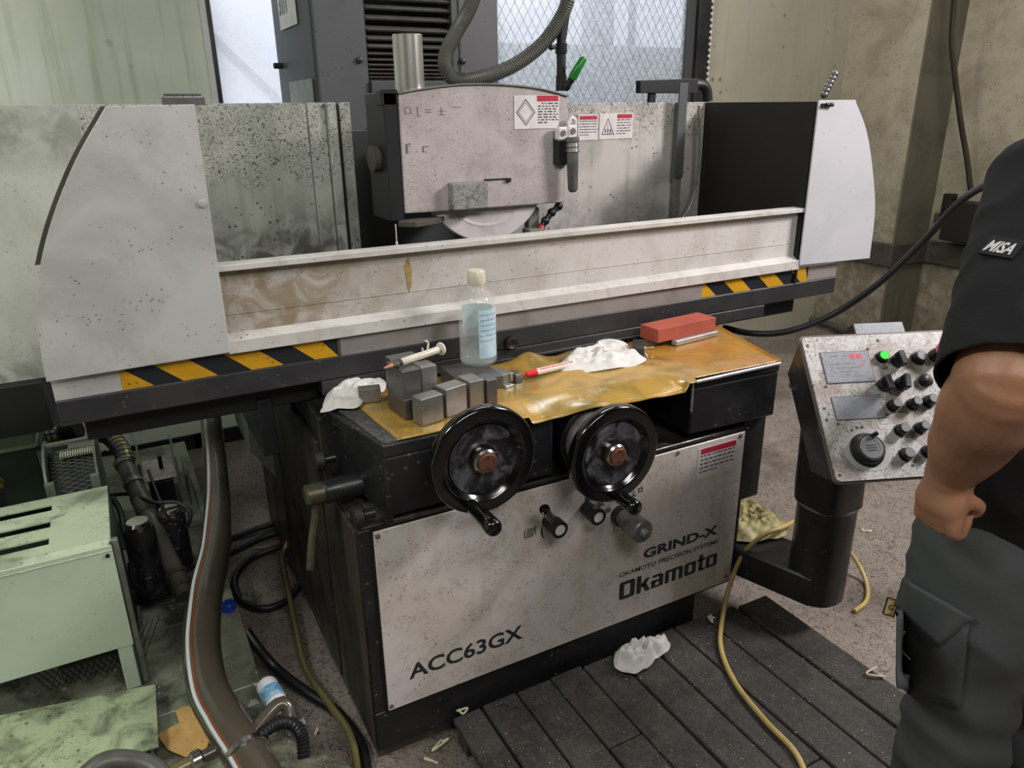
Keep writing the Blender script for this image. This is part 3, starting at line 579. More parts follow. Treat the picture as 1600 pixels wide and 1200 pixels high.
# ---------------- wheel head
HY = 2.10
def PH(u, v): p = Y(u, v, HY); return (p.x, p.z)
top = curve_side([PH(622, 147), PH(660, 140), PH(720, 133), PH(780, 133), PH(840, 139), PH(887, 151)], 6)
hc = MB().xz([PH(633, 334), PH(698, 330), PH(884, 316)] + list(reversed(top)), HY, HY+.14).build('wheel_head_cover', 'headp', g, bevel=.004, seg=2)
tt = [(x, z+.004) for x, z in top]
MB().rings([[Vector((a[0], y, a[1])) for y in (HY-.006, HY+.15)] + [Vector((a[0], y, a[1]+.004)) for y in (HY+.15, HY-.006)] for a in top], smooth=False).build('cover_top_lip', 'frame', hc)
x, z = PH(622, 147); MB().box(x-.045, x-.004, HY-.0, HY+.16, PH(632, 334)[1]-.02, z+.005).box(x-.05, x+.0, HY, HY+.05, z-.03, z+.012).build('cover_back_plate', 'rubber', g, bevel=.003)
MB().lathe([(0, .036), (.02, .038), (.024, .03)], (x-.045, HY+.08, 1.47), (-1, 0, 0), 28).build('side_clamp_knob', 'ledge', g)
box('grit_box', 'headgrit', Y(700, 300, HY).x, Y(755, 300, HY).x, HY-.035, HY, Y(728, 325, HY).z, Y(728, 284, HY).z, hc, bevel=.002)
MB().box(Y(790, 280, HY).x, Y(797, 280, HY).x, HY-.008, HY, Y(794, 284, HY).z, Y(794, 278, HY).z).box(Y(756, 280, HY).x, Y(790, 280, HY).x, HY-.003, HY, Y(775, 281, HY).z, Y(775, 279, HY).z).build('cover_catch', 'rubber', hc)
lb0, lb1 = Y(803, 170, HY).x, Y(873, 170, HY).x; lc0, lc1 = Y(840, 201, HY).z, Y(840, 149, HY).z
label_plate('warning_label', hc, lb0, lb1, lc0, lc1, HY-.001, red=(.5, .98, .82, .99), lines=8, lx=(.52, .97), ltop=.76, seed=8)
W_ = lb1-lb0; H_ = lc1-lc0
frame_poly([(lb0+.25*W_, lc0+.1*H_), (lb0+.46*W_, lc0+.5*H_), (lb0+.25*W_, lc0+.9*H_), (lb0+.04*W_, lc0+.5*H_)], .1, HY-.0025, 'diamond_mark', hc)
frame_poly([(lb0+.25*W_, lc0+.2*H_), (lb0+.41*W_, lc0+.5*H_), (lb0+.25*W_, lc0+.8*H_), (lb0+.09*W_, lc0+.5*H_)], .06, HY-.0025, 'diamond_mark', hc)
mb = MB()    # worn remains of letters at the left of the cover
def wr(u, v, w_, h_): a = Y(u, v, HY); b_ = Y(u+w_, v-h_, HY); mb.box(a.x, b_.x, HY-.0006, HY, min(a.z, b_.z), max(a.z, b_.z))
for q in ((633, 178, 8, 1), (633, 168, 8, 1), (632, 178, 1, 10), (641, 178, 1, 10), (652, 182, 1, 15), (653, 182, 5, 1), (664, 172, 10, 1.4), (664, 176, 10, 1.4), (684, 180, 12, 1), (684, 174, 12, 1), (689, 180, 1, 12), (706, 168, 14, 1.2), (634, 240, 3, 15), (637, 226, 5, 2), (660, 238, 2, 9), (661, 230, 9, 1.6), (661, 238, 6, 1)): wr(*q)
o = mb.build('worn_lettering', 'inkfaint', hc, fix=False); o['kind'] = 'stuff'
box('spindle_housing', 'matblack', .98, 1.2, HY+.14, 3.0, 1.30, 1.55, g)
A1, A2, A3 = (Y(u, v, HY+.025) for u, v in ((680, 333), (838, 325), (757, 377)))
m1 = np.array([[A2.x-A1.x, A2.z-A1.z], [A3.x-A1.x, A3.z-A1.z]])*2; r1 = np.array([A2.x**2+A2.z**2-A1.x**2-A1.z**2, A3.x**2+A3.z**2-A1.x**2-A1.z**2]); wx, wz = map(float, np.linalg.solve(m1, r1)); WR = math.hypot(A1.x-wx, A1.z-wz)
print('wheel', wx, wz, WR)
MB().lathe([(-.0, WR-.004), (.004, WR), (.042, WR), (.0445, WR-.003), (.0445, WR*.78), (.036, WR*.77)], (wx, HY+.07, wz), (0, -1, 0), 72).build('grinding_wheel', 'wheel', g)
gw = MB().lathe([(-.001, WR*.79), (.0003, WR*.785), (.0003, WR*.765), (-.001, WR*.76), (-.005, WR*.735), (-.005, WR*.6), (-.001, WR*.57), (-.010, WR*.3), (-.010, .0)], (wx, HY+.070-.045, wz), (0, -1, 0), 72, cap=False).build('wheel_face', 'wheel', g)
MB().lathe([(0, .08), (.012, .08), (.014, .07), (.014, 0)], (wx, HY+.02, wz+.03), (0, -1, 0), 40, cap=False).build('wheel_flange', 'frame', g)
MB().prism([(.74, HY-.02, 1.285), (.78, HY-.06, 1.285), (.86, HY-.03, 1.285), (.90, HY+.012, 1.285), (.76, HY+.02, 1.285)], (0, 0, .016)).build('nozzle_bracket', 'ledge', g, bevel=.002)
pp = Y(618, 350, HY-.04); MB().cyl(pp, pp-Vector((0, 0, .05)), .0018, n=8).cyl(pp-Vector((0, 0, .05)), pp-Vector((0, 0, .068)), .004, n=8).build('drip_pin', 'ivory', g)
# coolant joints right of the wheel
mb = MB(); pts = [Y(u, v, HY+.03) for u, v in ((873, 322), (862, 332), (852, 345), (845, 356))]
for a in pts: mb.sphere(a, .0145, 12)
for a, b_ in zip(pts, pts[1:]): mb.cyl(a, b_, .010, n=10)
mb.build('coolant_joint_hose', 'rubber', g); MB().sphere(Y(845, 357, HY+.02), .013, 12).build('nozzle_tip', 'red', g)
a = Y(835, 360, HY+.03); MB().box(a.x-.035, a.x+.02, HY, HY+.05, a.z-.01, a.z+.008).box(a.x-.01, a.x+.03, HY+.05, HY+.08, a.z, a.z+.07).build('nozzle_block', 'frame', g, bevel=.002)
# valve and white fittings at right edge of the head
a = Y(877, 226, HY-.02); nb = MB().box(a.x-.018, a.x+.04, HY-.03, HY+.05, a.z-.06, a.z+.02).build('nozzle_body', 'rubber', g, bevel=.003)
for (u, v) in ((880, 208), (895, 205)):
    q = Y(u, v, HY-.035); o = MB().box(q.x-.018, q.x+.018, HY-.035, HY-.01, q.z-.022, q.z+.018).build('white_clip', 'sign', nb, bevel=.005); MB().lathe([(0, .009), (.004, .009), (.004, 0)], q, (0, -1, 0), 16, cap=False).build('clip_screw', 'inkfaint', nb)
MB().tube(spline([Y(887, 195, HY-.02), Y(893, 184, HY-.02), Y(899, 190, HY-.02), Y(899, 204, HY-.02)], 6), .006, 10).build('clip_loop', 'sign', nb)
a, b_ = Y(894, 214, HY-.04), Y(895, 300, HY-.04)
MB().tube([a.lerp(b_, t) for t in (0, .08, .1, .17, .19, .26, .28, .95, 1)], [.022, .022, .019, .022, .019, .022, .019, .016, .010], 20).build('grease_cylinder', 'fitting', g)
# steel cylinder standing on the head
a = Y(640, 144, HY+.07); tag(MB().lathe([(0, .042), (.148, .042), (.150, .0405), (.150, 0)], (a.x+.002, HY+.07, 1.652), (0, 0, 1), 48, cap=False).build('steel_cylinder', 'bright'), 'shiny brushed steel cylinder standing on top of the wheel head cover', 'cylinder')
MB().box(a.x-.05, a.x+.05, HY+.01, HY+.12, 1.636, 1.651).build('cylinder_seat', 'frame', g, bevel=.002)
# column with bellows
CY = 3.0
MB().box(.79, .99, CY, CY+.65, 0, 3.1).build('column_side', 'col', g, bevel=.006)
MB().box(1.375, 1.553, CY, CY+.65, 0, 3.1).build('column_side', 'col', g, bevel=.006)
box('column_edge_strip', 'colside', 1.345, 1.372, CY, CY+.6, 1.3, 3.1, g)
box('column_back', 'matblack', .99, 1.375, CY+.12, CY+.6, 0, 3.1, g)
MB().box(.785, .79, CY+.02, CY+.63, 0, 3.1).build('column_side_cover', 'colside', g)
for v in (-16, -2, 13, 29, 46, 60, 72, 84, 93, 101, 108, 114, 119.5, 124.5):
    p = Y(640, v, CY+.02); h = .012 if v < 80 else .008
    MB().prism([(.995, CY+.01, p.z-h), (.995, CY+.0, p.z-h*.6), (.995, CY+.05, p.z+h), (.995, CY+.06, p.z+h*.8)], (.345, 0, 0)).build('bellows_fold', 'louver', g)
MB().box(.99, 1.345, CY-.02, CY+.03, 1.60, 1.71).build('bellows_end_plate', 'colside', g, bevel=.003)
for (u, v) in ((561, 94), (722, 96)): MB().lathe([(0, .012), (.012, .012), (.014, .008)], Y(u, v, CY), (0, -1, 0), 18).build('column_bolt', 'rubber', g)
sgn = thing('number_plate', 'small grey number plate reading 31/1 on the dark column side', 'sign', (.78, 3.44, 1.99))
A_, B_ = X(465, 33, .783), X(442, 30, .783)
MB().box(.777, .782, A_.y, B_.y+.04, A_.z-.01, 2.14).build('plate', 'sign', sgn, bevel=.001)
t = text_mb('31/1', 1, .02); xs = [v.x for v in t.v]; k = .135/(max(xs)-min(xs))
t.v = [Vector((.776, B_.y+.02-(v.x-min(xs))*k, A_.z+.045+v.y*k*1.3)) for v in t.v]; t.build('lettering', 'ink', sgn, fix=False)
MB().lathe([(0, .012), (.035, .012), (.037, .007)], X(441, 103, .785), (-1, 0, 0), 16).build('side_bolt', 'rubber', g)
box('pale_junction_plate', 'frame', .775, .783, CY+.05, CY+.42, 1.55, 1.72, g)
# coolant hose loop over the head and the valve pipe
pth = spline([Y(760, -60, 2.35), Y(735, 10, 2.33), Y(713, 50, 2.3), Y(697, 84, 2.28), Y(698, 112, 2.26), Y(720, 126, 2.25), Y(765, 118, 2.24), Y(810, 98, 2.22), Y(850, 66, 2.20), Y(875, 30, 2.19), Y(886, 4, 2.18), Y(887, -12, 2.18)], 10)
hs = tag(ribbed(pth, .0215, .007, .06, 16).build('ribbed_coolant_hose', 'hosegrey'), 'thick dark ribbed hose looping over the top of the wheel head', 'hose')
a = Y(878, 135, 2.2); vp = thing('valve_pipe', 'black upright pipe with green-handled valve standing behind the wheel head', 'valve', (a.x, 2.2, 1.6))
MB().tube([Y(884, 10, 2.2), Y(880, 40, 2.2), Y(877, 62, 2.2)], [.017, .016, .015], 16).build('pipe_top', 'rubber', vp)
MB().cyl(Y(877, 60, 2.2), Y(877, 140, 2.2), .0145, n=20).build('pipe', 'rubber', vp)
MB().cyl(Y(877, 68, 2.2), Y(877, 84, 2.2), .0185, n=20).build('hose_clamp', 'black', vp); MB().cyl(Y(862, 74, 2.2), Y(874, 72, 2.2), .006, n=10).sphere(Y(861, 74, 2.2), .009, 10).build('clamp_screw', 'rubber', vp)
MB().cyl(Y(877, 118, 2.2), Y(877, 142, 2.2), .018, n=6).sphere(Y(885, 135, 2.19), .015, 12).build('valve_body', 'rubber', vp)
a, b_, c_ = Y(886, 134, 2.17), Y(893, 124, 2.16), Y(913, 89, 2.14)
MB().tube([a, b_], [.010, .012], 12).build('valve_stem', 'rubber', vp)
d_ = (c_-b_).normalized(); u_ = d_.cross(Vector((0, 1, 0))).normalized()
MB().tube([b_, b_.lerp(c_, .1), b_.lerp(c_, .9), c_], [.010, .014, .012, .007], 10).build('green_grip', 'greenp', vp, bevel=0)
# ================================================================ LEFT SIDE: tank, filter, pumps, hoses
TZ = .2
tk = thing('coolant_tank', 'low grey-green coolant tank with oily steel lid plates on the floor left of the machine', 'tank', (-.3, 2.2, 0))
box('tank_body', 'greendark', -.95, .125, 1.0, 3.45, 0, TZ-.012, tk)
for (x0, x1, y0, y1) in ((-.95, .146, 1.50, 1.697), (-.95, .146, 1.70, 2.057), (-.95, .142, 2.06, 2.62), (-.95, .137, 2.624, 3.45)):
    box('lid_plate', 'tank', x0, x1, y0, y1, TZ-.010, TZ, tk, bevel=.0015)
MB().xy([(.150, 1.497), (.31, 1.27), (.31, .95), (-.9, .95), (-.9, 1.497)], TZ-.010, TZ).build('lid_plate', 'tank', tk, bevel=.0015)
box('lid_rim', 'frame', .118, .140, 2.62, 3.25, TZ, TZ+.012, tk)
box('lid_hatch', 'matblack', -.02, .07, 2.75, 3.02, TZ, TZ+.003, tk, bevel=0); box('lid_hatch', 'matblack', -.19, -.06, 2.58, 2.80, TZ, TZ+.003, tk, bevel=0)
# green filter unit
FY = 1.835
fu = thing('filter_unit', 'pale green sheet metal filter box with three long slots in its dirty top', 'cabinet', (-.5, 2.0, TZ))
box('front_sheet', 'green', -.95, -.127, FY, FY+.004, .333, .625, fu, bevel=.001)
ends = [Z(81, 793, .632), Z(82, 818, .632), Z(82, 844, .632)]; sw = .034
ys = sorted([e.y for e in ends]); xe = ends[0].x
mb = MB(); prev = FY+.02
for yv in ys: mb.box(-.95, xe, prev, yv-sw/2, .628, .632); prev = yv+sw/2
mb.box(-.95, xe, prev, 2.17, .628, .632).box(xe, -.127, FY+.02, 2.17, .628, .632); mb.build('slotted_top', 'greentop', fu)
MB().prism([(-.95, FY-.002, .612), (-.95, FY+.02, .632), (-.95, FY+.02, .628), (-.95, FY+.002, .608)], (.823, 0, 0)).build('folded_edge', 'greentop', fu)
box('side_sheet', 'greendark', -.131, -.124, FY+.004, 2.17, TZ, .628, fu); box('side_sheet', 'greendark', -.95, -.945, FY+.004, 2.17, TZ, .628, fu)
MB().box(-.128, -.112, FY+.012, FY+.03, TZ, .63).box(-.122, -.112, FY+.03, 2.17, TZ+.0, TZ+.03).build('side_frame', 'frame', fu, bevel=.002)
box('back_sheet', 'greendark', -.94, -.135, 2.16, 2.17, TZ, .628, fu)
box('opening_post', 'green', -.165, -.131, FY+.002, FY+.012, TZ, .333, fu)
box('inner_screen', 'ledge', -.30, -.17, FY+.05, FY+.054, .26, .36, fu, bevel=0)
mb = MB()
for k in range(16):
    x = -.33+k*.014
    for sg in (1, -1):
        a = Vector((x, FY+.045, .24)); b_ = Vector((x+sg*.06, FY+.045, .36)); mb.tube([a, b_], .0011, 4, cap=False)
mb.build('diamond_mesh', 'matblack', fu, kind='stuff')
MB().lathe([(0, .005), (.003, .005)], (-.139, FY-.001, .60), (0, -1, 0), 12).build('cover_screw', 'matblack', fu)
# tray in front of it
a, b_, c_, d_ = Z(0, 1141, .25), Z(243, 1071, .25), Z(248, 1168, .25), Z(20, 1240, .25)
tr = thing('drip_tray', 'green oily drip tray sloping below the green filter box', 'tray', ((a.x+c_.x)/2, (a.y+c_.y)/2, TZ))
MB().prism([(p.x, p.y, p.z) for p in (d_, c_, b_, a+Vector((-.35, .12, 0)), d_+Vector((-.3, .05, 0)))], (0, 0, .004)).build('tray_plate', 'tray', tr)
MB().box(c_.x-.02, c_.x-.012, c_.y+.02, c_.y+.03, TZ, .25).box(b_.x-.02, b_.x-.012, b_.y-.03, b_.y-.02, TZ, .25).box(-.6, -.59, c_.y, c_.y+.01, TZ, .25).build('tray_leg', 'frame', tr)
# drum frame behind the filter
df = thing('filter_drum', 'dark mesh drum held between grey side frames behind the green filter box', 'drum', (-.2, 2.4, TZ))
def side_pl(x0, x1):
    pts = [(2.2, .2), (2.2, .62)] + [(2.34+.14*math.cos(a), .62+.10*math.sin(a)) for a in [PI*(1-i/10) for i in range(11)]] + [(2.48, .2)]
    return MB().prism([(x0, y, z) for y, z in pts], (x1-x0, 0, 0)).build('side_frame', 'frame', df, bevel=.002)
side_pl(-.15, -.142); side_pl(-.275, -.267)
MB().box(-.165, -.142, 2.195, 2.21, .2, .66).box(-.275, -.252, 2.195, 2.21, .2, .66).box(-.267, -.15, 2.33, 2.345, .712, .722).build('frame_post', 'frame', df, bevel=.001)
MB().lathe([(0, .006), (.006, .006)], (-.13, 2.40, .64), (1, 0, 0), 12).build('frame_bolt', 'matblack', df)
MB().lathe([(0, .12), (.11, .12)], (-.262, 2.35, .56), (1, 0, 0), 36).build('drum', 'matblack', df)
mb = MB()
for k in range(26):
    a = PI*(.25+.9*k/26)
    y, z = 2.35+.121*math.cos(a), .56+.121*math.sin(a)
    y2, z2 = 2.35+.121*math.cos(a+.35), .56+.121*math.sin(a+.35)
    mb.tube([(-.262, y, z), (-.207, 2.35+.1235*math.cos(a+.17), .56+.1235*math.sin(a+.17)), (-.152, y2, z2)], .0014, 4, cap=False).tube([(-.262, y2, z2), (-.207, 2.35+.1235*math.cos(a+.17), .56+.1235*math.sin(a+.17)), (-.152, y, z)], .0014, 4, cap=False)
mb.build('drum_mesh', 'frame', df, kind='stuff')
mb = MB()
for k in range(14): mb.box(-.235+k*.0062, -.2315+k*.0062, 2.30, 2.335, .685, .692)
mb.build('drum_comb', 'ivory', df, kind='stuff')
# cabinet further back at the left edge
cb = thing('rear_cabinet', 'dark green cabinet with a pale lid at the left edge behind the yellow hose', 'cabinet', (-.7, 2.9, TZ))
box('cabinet_body', 'greendark', -1.0, -.30, 2.55, 3.3, TZ+.001, .64, cb); box('cabinet_lid', 'green', -1.0, -.31, 2.54, 3.3, .64, .70, cb, bevel=.006)
MB().prism([(-.30, 2.5, .201), (-.23, 2.45, .201), (-.27, 2.45, .66), (-.31, 2.5, .64)], (0, .012, 0)).build('leaning_plate', 'frame', cb)
# pumps
def pump(u, v, y, top_v, label):
    b0 = Z(u, v, TZ); b0 = Vector((b0.x, y, TZ)); zt = Y(u-18, top_v, y).z
    t = thing('pump', label, 'pump', b0)
    MB().lathe([(0, .055), (.012, .055), (.014, .044), (zt-TZ-.02, .044), (zt-TZ, .040)], b0, (0, 0, 1), 28).build('pump_body', 'black', t)
    MB().lathe([(0, .036), (.012, .038), (.02, .030), (.022, 0)], b0+Vector((0, 0, zt-TZ)), (0, 0, 1), 24, cap=False).build('pump_cap', 'chrome', t)
    MB().box(b0.x-.012, b0.x+.012, y-.06, y-.04, TZ+.02, TZ+.10).build('pump_plate', 'rubber', t, bevel=.003)
pump(238, 925, 2.25, 822, 'black upright pump nearest the green filter box, with shiny cap')
pump(292, 935, 2.38, 800, 'black upright pump nearest the big brown hose, with shiny cap')
pm = thing('pump_bracket', 'black box with upright metal flanges behind the two pumps', 'bracket', (.0, 2.75, TZ))
p = Y(258, 760, 2.7)
box('bracket_box', 'rubber', p.x-.05, p.x+.03, 2.66, 2.78, TZ, p.z+.04, pm)
for dx in (-.07, .045): box('metal_flange', 'frame', p.x+dx, p.x+dx+.006, 2.64, 2.86, p.z+.0, p.z+.13, pm)
box('metal_shelf', 'steelpale', p.x-.064, p.x+.045, 2.66, 2.85, p.z+.045, p.z+.05, pm)
MB().cyl((p.x, 2.75, p.z+.05), (p.x, 2.75, p.z+.1), .007).build('shelf_pin', 'matblack', pm)
box('metal_flange', 'frame', .095, .10, 2.8, 3.0, TZ, .33, pm)
def cable(name, mt, pts, r, label, cat='hose', ridge=None, n=12, group=None):
    P_ = spline(pts, 10)
    mb = ribbed(P_, r, *ridge) if ridge else MB().tube(resample(P_, .012), r, n)
    return tag(mb.build(name, mt), label, cat, group)
cable('black_cable', 'rubber', [DP(165, 775, 2.5), DP(205, 772, 2.42), DP(240, 785, 2.38), DP(275, 785, 2.4), DP(297, 800, 2.4), DP(290, 825, 2.4), DP(262, 840, 2.42)], .0065, 'black cable running from the green box past the pumps', 'cable')
cable('black_cable', 'rubber', [DP(176, 778, 2.45), DP(188, 800, 2.38), DP(195, 835, 2.32), DP(212, 860, 2.28), DP(222, 890, 2.22)], .009, 'thick black cable bending down beside the green filter box', 'cable')
cable('black_cable', 'rubber', [DP(232, 735, 2.5), DP(245, 770, 2.42), DP(258, 800, 2.36), DP(262, 815, 2.34)], .005, 'thin black cable hanging between the grey pipe and the pumps', 'cable')
cable('black_cable', 'rubber', [DP(205, 880, 2.25), DP(212, 915, 2.2), DP(235, 930, 2.12), DP(255, 915, 2.12)], .012, 'short black cable loop at the foot of the pumps', 'cable')
# spiral hoses and pipe
def spiral(name, pts, r, label, mt='hoseyellow'):
    h = thing(name, label, 'hose', spline(pts, 2)[0]); P_ = resample(spline(pts, 10), .008)
    MB().tube(P_, r, 18).build('hose_wall', mt, h)
    mb = MB(); Q = resample(spline(pts, 10), .0165)
    for a, b_ in zip(Q, Q[1:]):
        t = (b_-a).normalized(); mb.lathe([(-.0018, r), (-.001, r+.002), (.001, r+.002), (.0018, r)], a, t, 16, cap=False)
    mb.build('spiral_rib', 'rubber', h, kind='stuff')
    up = Vector((-.45, -.75, .5)); mb = MB(); mb.tube([q+(up-(P_[min(i+1, len(P_)-1)]-P_[max(i-1, 0)]).normalized()*up.dot((P_[min(i+1, len(P_)-1)]-P_[max(i-1, 0)]).normalized())).normalized()*(r+.001) for i, q in enumerate(P_)], .0028, 6); mb.build('blue_line', 'blue', h)
    return h
spiral('spiral_hose', [DP(-60, 830, 2.2), DP(-5, 752, 2.3), DP(30, 712, 2.38), DP(62, 690, 2.45), DP(98, 678, 2.5)], .030, 'yellow spiral hose with a blue line at the left edge above the filter box')
spiral('spiral_hose', [DP(150, 676, 2.60), DP(172, 683, 2.56), DP(190, 703, 2.52), DP(197, 722, 2.5)], .028, 'short yellow spiral hose curving down into the grey suction pipe')
sp_ = thing('suction_pipe', 'grey-brown jointed suction pipe slanting down between the pumps', 'pipe', DP(292, 925, 2.32))
a, b_ = DP(193, 722, 2.5), DP(291, 930, 2.24)
MB().tube([a.lerp(b_, t) for t in (0, .3, .3001, .40, .4001, 1)], [.027, .027, .031, .031, .026, .026], 20).build('pipe', 'hosegrey', sp_)
for t0 in (.0, .16, .28, .38, .84, .92):
    MB().cyl(a.lerp(b_, t0), a.lerp(b_, t0+.03), .0315, n=22).build('pipe_clamp', 'leverdark' if t0 > .2 else 'frame', sp_)
MB().cyl(DP(100, 676, 2.5), DP(122, 668, 2.5), .036, n=18).build('hose_socket', 'rubber', g)
# big clear-brown hose
pth = [DP(328, 622, 2.95), DP(330, 660, 2.85), DP(337, 730, 2.70), DP(340, 790, 2.52), DP(336, 860, 2.26), DP(321, 930, 2.04), DP(315, 1005, 1.88), DP(325, 1075, 1.76), DP(350, 1125, 1.68), DP(385, 1180, 1.60), DP(430, 1260, 1.50)]
bh = thing('drain_hose', 'big brown drain hose with a white stripe running down from the table', 'hose', pth[0])
P_ = resample(spline(pth, 10), .01); n_ = len(P_); rad = [.037+.009*min(1, i/(n_*.55)) for i in range(n_)]
MB().tube(P_, rad, 28).build('hose_wall', 'hosebrown', bh)
def strp(side, r, mt, nm):
    out = []
    for i, q in enumerate(P_):
        t = (P_[min(i+1, n_-1)]-P_[max(i-1, 0)]).normalized(); s_ = (side - t*side.dot(t)).normalized(); out.append(q+s_*(rad[i]-r*.45))
    MB().tube(out, r, 8).build(nm, mt, bh)
strp(Vector((-.50, -.74, .45)), .0065, 'stripe', 'white_stripe'); strp(Vector((-.33, -.80, .50)), .0035, 'stripebrown', 'rust_stripe')
c = DP(386, 1178, 1.60); t = (DP(430, 1260, 1.5)-DP(370, 1150, 1.63)).normalized()
MB().lathe([(-.008, .048), (-.006, .050), (.006, .050), (.008, .048)], c, t, 32).build('hose_band', 'chrome', bh)
# floor hoses and cables between tank and machine
cable('black_hose', 'rubber', [Z(330, 852, .05), Z(370, 838, .03), Z(415, 822, .03), Z(452, 815, .05)], .012, 'upper straight black hose on the floor beside the machine', 'hose')
cable('black_hose', 'rubber', [Z(325, 880, .06), Z(365, 862, .03), Z(410, 840, .03), Z(450, 828, .04)], .014, 'lower straight black hose on the floor beside the machine', 'hose')
cable('black_hose', 'rubber', [Z(470, 845, .05), Z(425, 858, .03), Z(388, 876, .02), Z(367, 905, .02), Z(376, 938, .02), Z(410, 951, .02), Z(448, 938, .02), Z(475, 905, .05)], .013, 'black hose lying in a loop on the floor', 'hose')
cable('black_hose', 'rubber', [Z(384, 985, .16), Z(400, 1008, .12), Z(432, 1045, .05), Z(480, 1082, .03), Z(525, 1112, .02), Z(562, 1160, .02), Z(575, 1215, .02)], .015, 'black hose leaving the tank edge and running along the machine base', 'hose')
cable('olive_hose', 'hoseolive', [Z(455, 838, .15), Z(441, 870, .10), Z(450, 920, .06), Z(462, 980, .04), Z(478, 1045, .03), Z(515, 1100, .05), Z(548, 1150, .06), Z(560, 1215, .05)], .010, 'olive clear hose running forward beside the machine base', 'hose')
cable('thin_cable', 'hoseolive', [Z(355, 905, .02), Z(395, 858, .015), Z(430, 862, .015), Z(455, 880, .03)], .004, 'thin olive cable curving behind the black hose loop', 'cable')
cable('thin_cable', 'rubber', [Z(345, 850, .03), Z(400, 835, .015), Z(450, 820, .03)], .004, 'thin black cable between the two straight black hoses', 'cable')
cable('brown_hose', 'hosebrown', [DP(372, 1195, 1.62), DP(392, 1152, 1.66), DP(420, 1115, 1.70), DP(440, 1098, 1.72), DP(452, 1112, 1.72), DP(452, 1150, 1.70)], .016, 'short brown bent hose beside the clear bottle near the bottom edge')
cable('ribbed_hose', 'rubber', [DP(385, 1172, 1.60), DP(405, 1150, 1.62), DP(432, 1132, 1.64), DP(458, 1132, 1.65), DP(472, 1152, 1.65), DP(475, 1185, 1.63)], .014, 'black ribbed bent hose in front of the clear bottle near the bottom edge', ridge=(.008, .1))
cable('grey_hose', 'hosegrey', [DP(120, 1225, 1.45), DP(160, 1192, 1.48), DP(200, 1188, 1.50), DP(240, 1200, 1.50), DP(262, 1225, 1.48)], .020, 'grey hose arching at the bottom left corner')
cp = thing('coupling_pipe', 'chrome pipe coupling with amber band lying below the cardboard', 'pipe', Z(290, 1192, TZ))
a, b_ = DP(262, 1210, 1.56), DP(345, 1168, 1.62)
MB().tube([a, a.lerp(b_, .5)], .014, 18).build('pipe', 'hoseolive', cp); MB().tube([a.lerp(b_, t) for t in (.42, .47, .62, .66)], [.015, .02, .02, .014], 18).build('pipe_collar', 'chrome', cp); MB().tube([a.lerp(b_, .66), b_], .013, 16).build('pipe_end', 'hosebrown', cp)
# cardboard, cloth scrap, blue cap, bottle
pts = [Z(u, v, TZ+.012) for u, v in ((246, 1150), (262, 1172), (290, 1184), (322, 1172), (330, 1150), (318, 1125), (303, 1106), (288, 1104), (274, 1112), (280, 1130), (265, 1138), (250, 1146))]
tag(MB().prism([tuple(p) for p in pts], (0, 0, .003)).build('cardboard', 'paper', bevel=.001), 'torn tan piece of cardboard on the tank lid beside the big hose', 'cardboard')
pts = [Z(u, v, TZ+.006) for u, v in ((350, 1100), (372, 1094), (381, 1130), (380, 1158), (352, 1150))]
tag(MB().prism([tuple(p) for p in pts], (0, 0, .006)).build('cloth_scrap', 'greencloth', bevel=.002), 'small beige cloth scrap on the tank lid right of the big hose', 'cloth')
p = Z(358, 952, TZ); tag(MB().lathe([(0, .021), (.022, .020), (.025, .017), (.025, 0)], p, (0, 0, 1), 24, cap=False).build('bottle_cap', 'blue'), 'blue plastic cap on the edge of the tank lid', 'cap')
p = Z(389, 945, .0); tag(MB().lathe([(0, .026), (.03, .024), (.034, .012), (.05, .011), (.05, 0)], p, (.2, .1, 1), 20, cap=False).build('spray_nozzle', 'frame'), 'grey plastic nozzle on the floor inside the black hose loop', 'nozzle')
bt = thing('crushed_bottle', 'crushed clear bottle with blue label at the tank corner', 'bottle', Z(430, 1100, 0))
a, b_ = DP(412, 1062, 1.86), DP(436, 1105, 1.80)
MB().tube([a.lerp(b_, t) for t in (0, .12, .2, 1)], [.008, .022, .026, .026], 18).build('bottle_body', 'stripe', bt)
MB().tube([a.lerp(b_, t) for t in (.4, .8)], [.0268, .0268], 18, cap=False).build('bottle_label', mat('blue_label', '#4f86a8', .4, dirt='#c8d4d8', dirt_amt=.6, dscale=60), bt)
rnd = random.Random(4)
for i, (u, v) in enumerate(((418, 1120), (470, 1130), (490, 1146), (405, 1068), (396, 1098))):
    p = Z(u, v, TZ if u < 420 else .0); mb = MB(); pts = [(p.x+rnd.uniform(-.018, .018), p.y+rnd.uniform(-.02, .02)) for _ in range(7)]
    cx_, cy_ = sum(a[0] for a in pts)/7, sum(a[1] for a in pts)/7; pts.sort(key=lambda a: math.atan2(a[1]-cy_, a[0]-cx_))
    tag(mb.xy(pts, p.z+.001, p.z+.004).build('paper_scrap', 'cloth'), ['pale scrap beside the brown bent hose', 'pale sliver on the floor near the machine base, upper of two', 'pale sliver on the floor near the machine base, lower of two', 'pale scrap at the tank edge above the crushed bottle', 'pale scrap on the tank lid left of the crushed bottle'][i], 'scrap')
# ================================================================ DESK TOP THINGS
DZ = .9025
